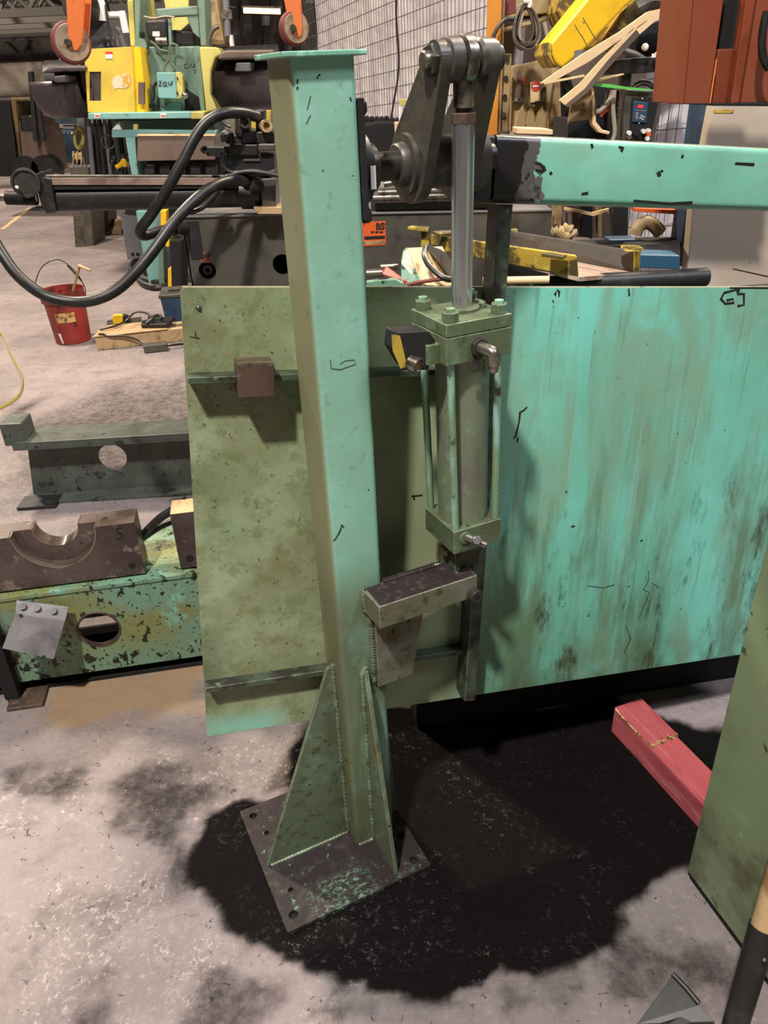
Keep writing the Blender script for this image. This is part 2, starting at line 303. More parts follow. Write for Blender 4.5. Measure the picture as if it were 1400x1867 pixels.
m_blue = mat('blue_paint',(46,70,92),[D(c=(34,52,70),s=6,lo=.5,hi=.7)],rough=.45)
m_blue2 = mat('light_blue_paint',(48,88,112),[D(c=(40,80,110),s=6,lo=.5,hi=.7)],rough=.45)
m_white = mat('white_label',(222,218,214),rough=.6)
m_lred = mat('red_label',(200,56,44),rough=.6)
m_lor = mat('orange_label',(216,92,40),rough=.5)
m_ink = mat('black_ink',(24,24,24),rough=.6)
m_cream = mat('cream_strip',(226,196,150),[D(c=(196,160,112),s=9,lo=.5,hi=.7)],rough=.5)
m_green = mat('green_tape',(96,190,84),rough=.5)
m_card = mat('cardboard',(172,142,106),[D(c=(138,108,78),s=10,lo=.5,hi=.7)],rough=.8)
m_strap = mat('yellow_webbing',(176,164,90),rough=.8)
m_wire = mat('galvanised_wire',(120,116,112),rough=.4,metal=.5)
m_cable = mat('grey_cable',(160,150,136),rough=.5)
m_maroon = mat('maroon_sign_paint',(112,52,50),rough=.6)
m_brass = mat('brass_contacts',(190,130,60),[D(c=(60,30,16),s=150,lo=.5,hi=.55)],rough=.35,metal=.7)
m_edge = mat('worn_toplit_edge',(206,196,166),[D(c=(130,140,110),s=30,lo=.55,hi=.65)],rough=.4)  # cream of worn, dusty metal with light from above painted in
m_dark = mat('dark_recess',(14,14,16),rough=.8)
m_brick = None
# ================================================================ SETTING: floor, walls, ceiling
def sdist(p, poly):
    ins=False; best=1e9; n=len(poly)
    for i in range(n):
        a=poly[i]; b=poly[(i+1)%n]
        if (a[1]>p[1])!=(b[1]>p[1]) and p[0]<(b[0]-a[0])*(p[1]-a[1])/(b[1]-a[1]+1e-12)+a[0]: ins=not ins
        dx=b[0]-a[0]; dy=b[1]-a[1]; t=max(0,min(1,((p[0]-a[0])*dx+(p[1]-a[1])*dy)/(dx*dx+dy*dy+1e-12)))
        best=min(best,math.hypot(p[0]-a[0]-t*dx,p[1]-a[1]-t*dy))
    return -best if ins else best
fp=lambda pts:[tuple(WZ(x,y)[:2]) for x,y in pts]
FLOOR_PATCHES=[ # oil and dirt in the concrete, with other dark and tan patches: outline, feather, strength, channel
 (fp([(355,1545),(372,1490),(450,1468),(520,1455),(560,1330),(700,1290),(900,1296),(1120,1275),(1260,1330),(1330,1345),(1345,1420),(1300,1560),(1240,1600),(1180,1622),(1125,1650),(1105,1690),(1080,1725),(1040,1752),(960,1770),(905,1735),(850,1790),(770,1806),(680,1800),(580,1790),(520,1745),(435,1700),(380,1620)]),.055,1.0,0),
 (fp([(120,1400),(330,1380),(420,1430),(380,1500),(420,1640),(300,1600),(180,1500),(60,1470),(0,1440),(0,1390)]),.14,.55,0),
 (fp([(180,1867),(240,1790),(420,1740),(600,1800),(900,1800),(1100,1740),(1300,1700),(1340,1760),(1150,1867)]),.10,.50,0),
 (fp([(0,1740),(120,1620),(200,1640),(80,1800),(0,1840)]),.10,.35,0),
 (fp([(200,690),(420,690),(420,900),(0,900),(0,770),(120,745)]),.35,.50,0),
 (fp([(0,735),(70,740),(90,760),(0,775)]),.15,.6,0),
 (fp([(40,625),(170,625),(170,650),(40,655)]),.12,.25,0),
 (fp([(170,480),(330,480),(330,520),(190,512)]),.2,.40,0),
 (fp([(130,1230),(370,1200),(380,1280),(200,1330),(90,1320),(50,1300)]),.08,.8,1),
 (fp([(250,985),(350,960),(350,1040),(262,1045)]),.08,.8,1),
 (fp([(500,440),(700,440),(860,500),(900,700),(700,900),(400,900),(330,600)]),.4,.4,0),
]
def axis_pts(a,b,f0,f1,fine,co):
    out=[a]; 
    while out[-1]<b:
        x=out[-1]; d=max(0,f0-x,x-f1); st=fine if d<=0 else min(co,fine+d*.14)
        nx=x+st
        if x<f0<nx: nx=f0
        out.append(nx)
    return out
xs=axis_pts(-16,12,-1.3,1.3,.022,1.2); ys=axis_pts(-4,26,.62,2.2,.022,1.2)
vs=[];ch=[[],[]]
for y in ys:
    for x in xs:
        n1=noise.noise(Vector((x*7,y*7,0)))*.05+noise.noise(Vector((x*22,y*22,3)))*.022
        far=abs(x)>6 or y>9 or y<.3
        v=[0,0]
        if not far:
            for poly,fe,st,c in FLOOR_PATCHES:
                d=sdist((x,y),poly)+n1*(1.0 if fe<.08 else 2.5)-(.012 if st==1 else 0)
                k=max(0,min(1,.5-d/(fe*1.2))); k=k*k*(3-2*k)*st
                v[c]=max(v[c],k)
        ch[0].append(v[0]); ch[1].append(v[1]); vs.append((x,y,noise.noise(Vector((x*3,y*3,9)))*.0015 if not far else 0))
nx=len(xs); me=bpy.data.meshes.new('floor')
me.from_pydata(vs,[],[(j*nx+i,j*nx+i+1,(j+1)*nx+i+1,(j+1)*nx+i) for j in range(len(ys)-1) for i in range(nx-1)])
me.polygons.foreach_set('use_smooth',[True]*len(me.polygons))
for k,nm in enumerate(('oil','tan')):
    at=me.attributes.new(nm,'FLOAT','POINT'); at.data.foreach_set('value',ch[k])
t=NT('stained_concrete')
A=lambda n:(lambda x:(setattr(x,'attribute_name',n),x.outputs['Fac'])[1])(t.n('Attribute'))
oil=A('oil'); tan=A('tan')
base=t.mix(t.ramp(t.noise(1.1,7,.65),.35,.68),lin((143,132,131)),lin((117,109,110)))
base=t.mix(t.ramp(t.noise(7,8,.7,seed=4),.45,.75),base,lin((118,106,104)))
base=t.mix(t.ramp(t.noise(60,6,.7,seed=9),.5,.75),base,lin((154,143,140)))
base=t.mix(t.ramp(t.noise(34,4,.6,seed=2,dist=1.5),.63,.68),base,lin((84,76,76)))
base=t.mix(t.mul(t.ramp(t.noise(2.6,8,.72,stretch=(1,2.2,1),seed=6),.50,.72),.6),base,lin((96,88,88)))
base=t.mix(tan,base,lin((150,122,90)))
nb=t.noise(26,8,.7,seed=12)
om=t.ramp(t.mul(oil,t.mul(t.mul(nb,-.5,'ADD'),.5),'ADD'),.12,.80)
base=t.mix(om,base,lin((17,14,15)))
t.L(base,t.b.inputs['Base Color'])
rr=t.mul(t.ramp(om,.45,.9,.75,.62),t.mul(t.ramp(t.noise(75,4,.75,seed=15),.50,.62,0,-.46),t.ramp(t.noise(5,4,.6,seed=21),.42,.56),'MULTIPLY'),'ADD'); t.L(rr,t.b.inputs['Roughness']); spk=t.mul(t.ramp(t.noise(75,4,.75,seed=15),.55,.64),t.ramp(t.noise(5,4,.6,seed=21),.42,.56)); t.L(t.mul(t.ramp(om,.4,.8,.4,.07),t.mul(spk,.55),'ADD'),t.b.inputs['Specular IOR Level'])
hh=t.mul(t.mul(t.noise(9,8,.65,seed=3),1.0),t.mul(t.noise(95,5,.7,seed=5),t.ramp(om,.3,.9,.45,1.3)),'ADD')
bp=t.n('Bump'); bp.inputs['Distance'].default_value=.004; bp.inputs['Strength'].default_value=.8; t.L(hh,bp.inputs['Height']); t.L(bp.outputs[0],t.b.inputs['Normal'])
me.materials.append(t.m)
fl=bpy.data.objects.new('floor',me); COL.objects.link(fl); struct(fl); MATS['floor']=Matrix()

m_far = mat('painted_block_wall',(196,186,176),[D(c=(160,150,142),s=1.2,lo=.45,hi=.65),D(c=(150,142,134),s=1,lo=.45,hi=.6,g=(2,1.2,2.2))],rough=.8)
m_ceil = mat('dark_ceiling',(58,54,52),[D(c=(40,38,38),s=2,lo=.45,hi=.6)],rough=.85)
m_side = mat('dark_siding',(70,66,62),[D(c=(54,50,48),s=1.5,lo=.45,hi=.6)],rough=.85)
b=MB(); b.box(-16,12.5,25.0,25.3,0,2.35)
for k in range(3): b.box(-16,12.5,24.985,25,.78*k+.76,.78*k+.775)
struct(b.build('wall_back',m_far))
b=MB(); b.box(-16,12.5,25,25.3,2.35,8); struct(b.build('wall_back_upper',m_side))
struct(MB().box(-16.3,-16,-4,25.3,0,8).build('wall_left',m_side))
struct(MB().box(12.2,12.5,-4,25.3,0,8).build('wall_right',m_side))
struct(MB().box(-16,12.2,-4.3,-4,0,8).build('wall_front',m_side))
struct(MB().box(-16.3,12.5,-4.3,25.3,8,8.3).build('ceiling',m_ceil))
m_truss = mat('roof_truss_steel',(78,74,70),rough=.6)
# roof trusses: one thing per truss, chords and webs as parts
for k,Y in enumerate((15.5,17.2,18.9,20.6,22.3,24)):
    zc=2.72+.02*k
    r=thing('roof_truss',['nearest','second nearest','third nearest','fourth nearest','fifth nearest','farthest'][k]+' dark steel roof truss under the shop ceiling at upper left','truss',Fr((-8,Y,zc)),'roof trusses')
    MB().box(-15.9,-.4,Y-.07,Y+.07,zc,zc+.12).build('bottom_chord',m_truss,r)
    MB().box(-15.9,-.4,Y-.07,Y+.07,zc+.75,zc+.85).build('top_chord',m_truss,r)
    for i in range(12):
        x0=-15.8+i*1.28
        MB().tube([(x0,Y,zc+.1),(x0+.64,Y,zc+.77)],.035,6,1).build('web_bar',m_truss,r)
        MB().tube([(x0+.64,Y,zc+.77),(x0+1.28,Y,zc+.1)],.035,6,1).build('web_bar',m_truss,r)
for k,(x,z,w) in enumerate(((-11.8,2.95,.10),(-9.2,3.1,.08),(-6.8,3.3,.08))):
    b=MB().box(x,x+w,15,24.9,z,z+w); tag(b.build('roof_purlin',m_truss),['leftmost','middle','rightmost'][k]+' long dark steel member running lengthwise below the trusses','beam','lengthwise roof members')

# ================================================================ SUPPORT POST
PC=Vector((-.1625,1.229,0)); pa=math.radians(24.8)
P=Fr(PC,(math.cos(pa),math.sin(pa),0),(-math.sin(pa),math.cos(pa),0))
post=thing('support_post','green square steel post with cap, gussets and oily bolt-hole base plate standing on the floor','post',P)
holes=[circ(-.15,-.144,.010,16),circ(.146,-.148,.010,16),circ(-.149,.148,.009,16),circ(.148,.148,.009,16),circ(-.135,-.085,.006,12),circ(-.135,.085,.006,12),circ(.150,-.075,.009,14)]
b=MB(P).prism([(-.176,-.177),(.176,-.177),(.176,.177),(-.176,.177)],2,0,.012,holes)
b.build('base_plate',m_plate,post,bevel=.0012)
MB(P).box(-.17,.17,-.17,.17,-.004,.0005).build('dark_underlay',m_dark,post)  # dark sheet under the plate, showing through its holes
ZT=1.628
def rrect(x0,x1,y0,y1,r,n=5):
    o=[]
    for cx,cy,a in ((x1-r,y0+r,-90),(x1-r,y1-r,0),(x0+r,y1-r,90),(x0+r,y0+r,180)): o+=circ(cx,cy,r,n,a,a+90)
    return o
def rprism(b,pts,ax,z0,z1,rings=1):
    k=len(b.s); b.prism(pts,ax,z0,z1); b.s[k:]=[False if len(q)!=4 else True for q in b.q[k:]]; return b
rprism(MB(P),rrect(.045,.145,-.05,.05,.011,6),2,.012,ZT).build('post_tube',m_post,post)
m_cap=mat('post_cap_paint',(120,176,150),[D(c=(150,206,184),s=30,lo=.5,hi=.6),D(c=DK,s=50,lo=.6,hi=.66)],rough=.45,bump=.3)
MB(P).box(.033,.157,-.062,.062,ZT,ZT+.007).build('cap_plate',m_cap,post,bevel=.0015)
# gussets
def g_left():
    top=P.px(600,1216,1,0); z=top[2]
    return MB(P).prism([(-.163,.012),(.045,.012),(.045,z),(.030,z)],1,-.0045,.0045)
g_left().build('gusset',m_gusset,post,bevel=.001)
z1=P.px(668,1225,0,.095)[2]
MB(P).prism([(-.162,.012),(-.05,.012),(-.05,z1),(-.060,z1)],0,.0905,.0995).build('gusset',m_gusset,post,bevel=.001)
MB(P).prism([(.162,.012),(.05,.012),(.05,z1),(.060,z1)],0,.0905,.0995).build('gusset',m_gusset,post,bevel=.001)
MB(P).prism([(.176,.012),(.145,.012),(.145,z1),(.150,z1)],1,-.0045,.0045).build('gusset',m_gusset,post,bevel=.001)
def weld(p0,p1,r,n,par,fr,m=None):
    p0=Vector(p0);p1=Vector(p1); pts=[]; rnd=random.Random(int(p0.x*9999)+n)
    for i in range(n*4+1):
        t=i/(n*4); pts.append(p0.lerp(p1,t))
    rs=[r*(.86+.18*abs(math.sin(i*math.pi/4))+rnd.uniform(-.07,.07)) for i in range(n*4+1)]
    return MB(fr).tube(pts,lambda t:rs[min(int(t*(n*4)+.5),n*4)],7,1).build('weld_bead',m or m_weld,par)
weld((.043,-.006,.014),(.043,-.006,z1),.0055,40,post,P); weld((-.155,-.006,.013),(.043,-.006,.013),.004,24,post,P)
weld((.0885,-.052,.014),(.0885,-.052,z1-.01),.0055,40,post,P); weld((.0885,-.052,z1-.01),(.096,-.054,z1+.008),.006,4,post,P)
weld((.05,-.052,.013),(.14,-.052,.013),.004,12,post,P)
# bracket that carries the cylinder foot
zb=.735
fl_=P.px(691,1107,2,zb); frr=P.px(875,1053,2,zb)
x0,x1,yf=fl_[0],frr[0],fl_[1]
MB(P).add([(x0,yf,zb),(x1,yf,zb),(x1,-.05,zb),(x0-.004,-.05,zb),(x0,yf,zb-.052),(x1,yf,zb-.052),(x1,-.05,zb-.052),(x0-.004,-.05,zb-.052)],[(0,1,2,3),(4,7,6,5),(0,4,5,1),(1,5,6,2),(2,6,7,3),(3,7,4,0)]).build('bracket_bar',m_bar,post,bevel=.0015)
MB(P).box(x0+.004,x1-.003,yf+.003,-.046,zb,zb+.0014).build('oil_film',m_oil,post)
MB(P).box(.146,.285,-.0498,-.036,zb-.05,zb+.001).build('bracket_backing_bar',m_oil,post)
weld((.15,-.05,zb+.002),(.28,-.05,zb+.002),.005,22,post,P,m_oil); weld((x0-.002,-.052,zb-.05),(x0-.002,-.052,zb),.006,8,post,P)
q=[P.px(a,c,1,-.064) for a,c in ((681,1130),(693,1252),(752,1232),(778,1128))]
gx=max(.112,q[1][0]-.003)
MB(P).prism([(gx,zb-.052),(gx,q[1][2]),(q[2][0],q[2][2]+.004),(q[3][0],zb-.052)],1,-.064,-.0505).build('bracket_gusset',m_bar,post,bevel=.001)
weld((gx-.004,-.053,q[1][2]+.01),(gx-.004,-.053,zb-.05),.0065,26,post,P)
bc=P.px(862,1081,1,yf)
scw=MB(P).cyl((bc[0],yf+.001,bc[2]),(bc[0],yf-.017,bc[2]),.0135,n=24).build('cap_screw',m_dsteel,post,bevel=.001)
MB(P).cyl((bc[0],yf-.0165,bc[2]),(bc[0],yf-.0175,bc[2]),.0065,n=6).build('hex_socket',m_dark,scw)
# etched marks and chips on the post face
def strokes(name,fr,ax,val,paths,w,par,m,th=.0004):
    for p in paths:
        b=MB(fr); L=[fr.px(x,y,ax,val) for x,y in p]; nn=Vector((0,0,0)); nn[ax]=1; l=[];r=[]
        for i in range(len(L)):
            d=(L[min(i+1,len(L)-1)]-L[max(i-1,0)])
            if d.length<1e-6: d=Vector((0,0,1))
            s=d.normalized().cross(nn)*w*(.7+.5*((i*37)%5)/5); l.append(L[i]-s); r.append(L[i]+s)
        tv=nn*(-th if ax==1 else th); n=len(L); vs=l+r; vs=vs+[q+tv for q in vs]; fs=[]
        for i in range(n-1): fs+=[(i,i+1,n+i+1,n+i),(2*n+i,3*n+i,3*n+i+1,2*n+i+1),(i,2*n+i,2*n+i+1,i+1),(n+i,n+i+1,3*n+i+1,3*n+i)]
        fs+=[(0,n,3*n,2*n),(n-1,3*n-1,4*n-1,2*n-1)]
        b.add(vs,fs); o=b.build(name,m,par)
    return o
m_chip=mat('bare_chip',(30,30,26),rough=.45)
m_scratch=mat('scratched_paint',(140,160,130),rough=.5)
strokes('paint_chip',P,1,-.0500,[[(623,956),(621,965),(618,972),(612,982),(608,986)],[(624,958),(627,962)],[(543,144),(542,152)],[(543,158),(541,162)],[(580,138),(584,136)],[(577,140),(580,143)],[(588,310),(589,312)],[(638,177),(640,184)]],.0014,post,m_chip)
strokes('scrape_mark',P,1,-.0500,[[(602,655),(604,672),(620,674),(648,664),(646,656),(628,658),(620,664)],[(558,226),(566,210)],[(560,200),(566,175)]],.0009,post,mat('scrape_mark',(70,84,66),rough=.6))
# flange bearing on the post's right side, axis along local x
HE,HZ=.03,1.475
def flange():
    pts=circ(HE-.0,HZ,.062,28)
    top=circ(HE,HZ+.095,.016,10,0,180); bot=circ(HE,HZ-.075,.016,10,180,360)
    return [(HE+.05,HZ-.02),(HE+.05,HZ+.02)]+[(HE+.016,HZ+.1)]+top[1:-1]+[(HE-.016,HZ+.1),(HE-.075,HZ+.1),(HE-.075,HZ-.065),(HE-.016,HZ-.08)]+bot[1:-1]+[(HE+.016,HZ-.08)]
MB(P).prism(flange(),0,.1455,.156).build('bearing_flange',m_blackm,post,bevel=.002)
MB(P).lathe((.154,HE,HZ),(1,0,0),[(0,.001),(0,.062),(.006,.062),(.012,.057),(.026,.055),(.030,.048),(.030,.001)]).build('bearing_housing',m_blackm,post)
MB(P).lathe((.183,HE,HZ),(1,0,0),[(0,.001),(0,.036),(.016,.036),(.018,.033),(.018,.001)]).build('bearing_collar',m_dsteel,post)
MB(P).box(.170,.1785,HE-.0575,HE-.052,HZ-.025,HZ+.008).build('maker_label',m_white,post)
for dz in (.088,-.062):
    MB(P).cyl((.1555,-.022,HZ+dz),(.1665,-.022,HZ+dz),.0125,n=6).build('flange_bolt',m_dsteel,post,bevel=.001)

# ================================================================ CRANK LEVER
CX,CY_=.314,-.06
PZ=1.618
K=P.off((.25,HE,HZ))
crank=thing('crank_lever','dark cast twin-plate crank lever with pin between post bearing and green beam','lever',K)
def arm(xa,xb,rh=.054,rp=.026):
    d=Vector((CY_-HE,PZ-HZ)); L=d.length; a=math.degrees(math.atan2(d.y,d.x)); g=math.degrees(math.asin((rh-rp)/L))
    pts=circ(HE,HZ,rh,26,a+90-g,a+270+g)+circ(CY_,PZ,rp,14,a-90+g,a+90-g)
    return MB(P).prism(pts,0,xa,xb)
arm(.262,.281,.060).build('lever_plate',m_crank,crank,bevel=.003)
arm(.345,.364,.060).build('lever_plate',m_crank,crank,bevel=.003)
MB(P).lathe((.199,HE,HZ),(1,0,0),[(0,.001),(0,.022),(.225,.022),(.225,.001)]).build('pivot_shaft',m_dsteel,crank)
MB(P).lathe((.232,HE,HZ),(1,0,0),[(.008,.022),(.008,.030),(.011,.033),(.022,.034),(.0225,.046),(.031,.047),(.032,.03)]).build('hub_disc',m_crank,crank)
MB(P).lathe((.281,HE,HZ),(1,0,0),[(0,.03),(0,.04),(.064,.04),(.064,.03)]).build('hub_spacer',m_dsteel,crank)
MB(P).lathe((.364,HE,HZ),(1,0,0),[(0,.03),(0,.052),(.03,.052),(.03,.03)]).build('hub_disc',m_crank,crank)
MB(P).lathe((.2785,CY_,PZ),(1,0,0),[(0,.001),(0,.026),(.003,.030),(.022,.030),(.0245,.027),(.0245,.001)]).build('pin_boss',m_crank,crank)
MB(P).lathe((.3325,CY_,PZ),(1,0,0),[(0,.001),(0,.024),(.004,.028),(.027,.027),(.029,.024),(.029,.001)]).build('pin_boss',m_crank,crank)
MB(P).cyl((.253,CY_,PZ),(.2785,CY_,PZ),.0225,n=6,ph=.3).build('pin_nut',m_dsteel,crank,bevel=.0015)
MB(P).lathe((.244,CY_,PZ),(1,0,0),[(0,.001),(0,.011),(.002,.013),(.42*.3,.013),(.42*.3,.001)]).build('pin',m_steel,crank)
MB(P).lathe((.362,CY_,PZ),(1,0,0),[(0,.001),(0,.019),(.012,.0185),(.014,.016),(.014,.001)]).build('pin_head',m_dsteel,crank)

# ================================================================ HYDRAULIC CYLINDER
Cf=P.off((CX,CY_,zb))
cylr=thing('hydraulic_cylinder','green tie-rod hydraulic cylinder with chromed rod pinned between bracket and crank','cylinder',Cf)
hx0,hx1,hy0,hy1=.2455,.371,-.127,-.004; ht,hs,hb=1.25,1.228,1.181
MB(P).box(hx0,hx1,hy0,hy1,hs+.0006,ht).build('head_retainer_plate',m_cyl,cylr,bevel=.0012)
MB(P).box(hx0,hx1,hy0,hy1,hb,hs-.0006).build('head_block',m_cyl,cylr,bevel=.0012)
cz0,cz1=.800,.850; kx0,kx1,ky0,ky1=.268,.373,-.117,-.004
MB(P).box(kx0,kx1,ky0,ky1,cz0,cz1).build('cap_block',m_cyl,cylr,bevel=.0012)
MB(P).cyl((.321,-.0605,cz1),(CX,-.0625,hb),.0475,n=48).build('barrel',m_barrel,cylr)
rp=[]
for sx in (-1,1):
    for sy in (-1,1):
        a=(.3205+sx*.044,-.0605+sy*.0475,cz1-.002); c=(.3083+sx*.047,-.0655+sy*.047,hb+.002)
        MB(P).cyl(a,c,.0068,n=16).build('tie_rod',m_tie,cylr)
        nx_,ny_=.3083+sx*.047,-.0655+sy*.046
        MB(P).cyl((nx_,ny_,ht),(nx_,ny_,ht+.016),.0145,n=6,ph=.5+sx*.3+sy).build('tie_rod_nut',m_cyl,cylr,bevel=.001)
        MB(P).cyl((nx_,ny_,ht+.015),(nx_,ny_,ht+.0215),.0078,n=14).build('stud_end',m_tie,cylr)
MB(P).lathe((CX,CY_,ht),(0,0,1),[(0,.001),(0,.030),(.006,.030),(.007,.022),(.007,.001)]).build('rod_gland',m_cyl,cylr)
MB(P).tube([(CX+.03,CY_-.012,ht+.004),(CX+.042,CY_+.0,ht+.004),(CX+.04,CY_+.018,ht+.004)],.006,8,4).build('wiper_lip',m_cyl,cylr)
zr=P.px(852,226,1,CY_)[2]; zn=P.px(852,205,1,CY_)[2]; z3=P.px(852,196,1,CY_)[2]; z4=P.px(852,146,1,CY_)[2]
MB(P).cyl((CX,CY_,ht),(CX,CY_,zr),.0178,n=40).build('piston_rod',m_chrome,cylr)
MB(P).cyl((CX,CY_,zr),(CX,CY_,zn),.0200,n=6,ph=.2).build('lock_nut',m_rust,cylr,bevel=.001)
MB(P).cyl((CX,CY_,zn),(CX,CY_,z3+.001),.0125,n=20).build('rod_thread',m_blackm,cylr)
MB(P).lathe((CX,CY_,z3),(0,0,1),[(0,.001),(0,.0155),(.002,.0165),(z4-z3,.0165),(z4-z3+.012,.012),(z4-z3+.02,.0105),(z4-z3+.02,.001)],32).build('rod_eye_shank',m_steel,cylr)
MB(P).lathe((.3035,CY_,PZ),(1,0,0),[(0,.001),(0,.028),(.003,.0325),(.018,.0325),(.0215,.028),(.0215,.001)],36).build('rod_eye',m_steel,cylr)
# clevis foot
MB(P).prism([(-.105,cz0),(-.015,cz0),(-.03,.775),(-.038,zb+.0015),(-.082,zb+.0015),(-.09,.775)],0,.300,.348).build('foot_clevis',m_dgray,cylr,bevel=.002)
MB(P).box(.288,.30,-.088,-.035,zb+.0015,.789).build('clevis_lug',m_gate_dark,cylr,bevel=.002)
MB(P).cyl((.278,-.06,.775),(.292,-.06,.775),.013,n=20).build('clevis_pin',m_rust,cylr,bevel=.002)
# ports and elbows
e=P.px(872,632,1,hy0)
MB(P).cyl((e[0],hy0,e[2]),(e[0],hy0-.009,e[2]),.0165,n=6).build('port_nut',m_dsteel,cylr,bevel=.001)
MB(P).tube([(e[0],hy0-.006,e[2]),(e[0]+.004,hy0-.022,e[2]-.001),(e[0]+.008,hy0-.032,e[2]-.004),(e[0]+.009,hy0-.034,e[2]-.014),(e[0]+.009,hy0-.034,e[2]-.024)],.0105,14,5).build('elbow_fitting',m_steel,cylr)
MB(P).lathe((e[0]+.009,hy0-.034,e[2]-.024),(0,0,-1),[(0,.001),(0,.0085),(.006,.0088),(.011,.0075),(.013,.004),(.013,.001)],20).build('fitting_plug',m_steel,cylr)
MB(P).cyl((e[0]-.009,hy0-.004,e[2]-.030),(e[0]-.009,hy0-.0055,e[2]-.030),.011,n=20).build('hanging_tag',m_dsteel,cylr)
f=P.px(848,980,1,ky0)
MB(P).cyl((f[0],ky0,f[2]),(f[0],ky0-.003,f[2]),.012,n=20).build('port_boss',m_cyl,cylr)
MB(P).tube([(f[0]+.004,ky0,f[2]),(f[0]+.014,ky0-.020,f[2]-.002),(f[0]+.026,ky0-.034,f[2]-.007)],.0085,12,4).build('elbow_fitting',m_steel,cylr)
MB(P).cyl((f[0]+.012,ky0-.018,f[2]-.001),(f[0]+.008,ky0-.030,f[2]+.008),.0082,n=12).build('fitting_plug',m_chrome,cylr,bevel=.001)
# proximity switch on the left of the head
MB(P).box(.222,hx0,-.105,-.062,1.180,1.214).build('switch_mount',m_cyl,cylr,bevel=.0015)
sw=[P.px(a,c,1,-.088) for a,c in ((718,604),(776,601),(789,618),(776,672),(737,672),(714,634))]
MB(P).prism([(q_[0],q_[2]) for q_ in sw],1,-.098,-.058).build('switch_body',m_blackm,cylr,bevel=.002)
sf=[P.px(a,c,1,-.0985) for a,c in ((714,610),(729,612),(742,668),(730,672),(716,640))]
MB(P).prism([(q_[0],q_[2]) for q_ in sf],1,-.099,-.0978).build('switch_label',m_yelw,cylr)
cc=P.px(752,664,1,-.10)
MB(P).lathe((cc[0]-.004,-.097,cc[2]+.004),(.45,-.8,-.25),[(0,.001),(0,.0125),(.006,.0125),(.007,.0142),(.018,.0142),(.019,.0115),(.015,.0105),(.015,.001)],24).build('connector_socket',m_steel,cylr)
pp=Vector((cc[0]-.004,-.097,cc[2]+.004))+Vector((.45,-.8,-.25)).normalized()*.0152
MB(P).cyl(pp,pp+Vector((.45,-.8,-.25)).normalized()*.001,.0098,n=20).build('connector_contacts',m_brass,cylr)

# ================================================================ SWING GATE
def nrm(v): v=Vector(v); v.normalize(); return v
gg=nrm(ray(5900,510)); vv=nrm(ray(575,4571)); up=-(vv-gg*vv.dot(gg)).normalized(); nn=up.cross(gg).normalized()
G=Fr((0,1.40,1.0),gg,nn,up)
gate=thing('swing_gate','large turquoise painted steel gate plate hung from a square beam behind the post and cylinder','gate',G)
c1=G.px(328,524,1,0); c2=G.px(378,1343,1,0); c3=G.px(1340,1195,1,0); c4=G.px(1400,524,1,0)
ub=lambda u: c2[2]+(c3[2]-c2[2])*(u-c2[0])/(c3[0]-c2[0]); ut=lambda u: c1[2]+(c4[2]-c1[2])*(u-c1[0])/(c4[0]-c1[0])
UR=c4[0]+.28
lo=[(c1[0]+.006,c1[2]),(c1[0],c1[2]-.006),(c2[0]+.0,c2[2]),(UR,ub(UR)),(UR,ut(UR))]
MB(G).prism(lo,1,0,.006).build('gate_plate',m_gate,gate,bevel=.001)
colx0=G.px(905,450,1,-.055)[0]; colx1=G.px(930,450,1,-.055)[0]
# the ledge: top and bottom strips
le=[G.px(a,c,1,-.046) for a,c in ((345,700),(548,700))]
MB(G).box(G.px(341,690,1,-.03)[0],colx0+.0,-.046,0,le[0][2],le[0][2]+.011).build('upper_ledge',m_gate_dark,gate,bevel=.001)
l2=[G.px(a,c,1,-.03) for a,c in ((376,1264),(575,1234))]
MB(G).add([(l2[0][0],-.03,l2[0][2]),(colx0,-.03,l2[0][2]+(l2[1][2]-l2[0][2])*(colx0-l2[0][0])/(l2[1][0]-l2[0][0])),(colx0,0,l2[1][2]+.006),(l2[0][0],0,l2[0][2]),
   (l2[0][0],-.03,l2[0][2]+.012),(colx0,-.03,l2[0][2]+.012+(l2[1][2]-l2[0][2])*(colx0-l2[0][0])/(l2[1][0]-l2[0][0])),(colx0,0,l2[1][2]+.018),(l2[0][0],0,l2[0][2]+.012)],
   [(0,1,2,3),(4,7,6,5),(0,4,5,1),(1,5,6,2),(2,6,7,3),(3,7,4,0)]).build('lower_ledge',m_gate_dark,gate,bevel=.001)
bl=[G.px(a,c,1,-.066) for a,c in ((432,664),(500,664),(499,723),(432,724))]
MB(G).box(bl[0][0],bl[1][0],-.066,0,bl[2][2],bl[0][2]).build('stop_block',m_rust,gate,bevel=.0015)
jag=[]; n_=14
for i in range(n_+1): jag.append((bl[0][0]+(bl[1][0]-bl[0][0])*i/n_,-.0665,bl[0][2]-random.uniform(.002,.008)))
b=MB(G)
for i in range(n_): b.slab([(jag[i][0],-.0670,bl[0][2]+.001),(jag[i+1][0],-.0670,bl[0][2]+.001),jag[i+1],jag[i]],(0,.01,0))
b.build('torch_cut_edge',m_steel,gate)
MB(G).prism(rrect(colx0,colx1,-.055,-.0002,.003,3),2,ub(.2)+.030,G.px(915,372,1,-.055)[2]).build('upright',m_gate_dark,gate)
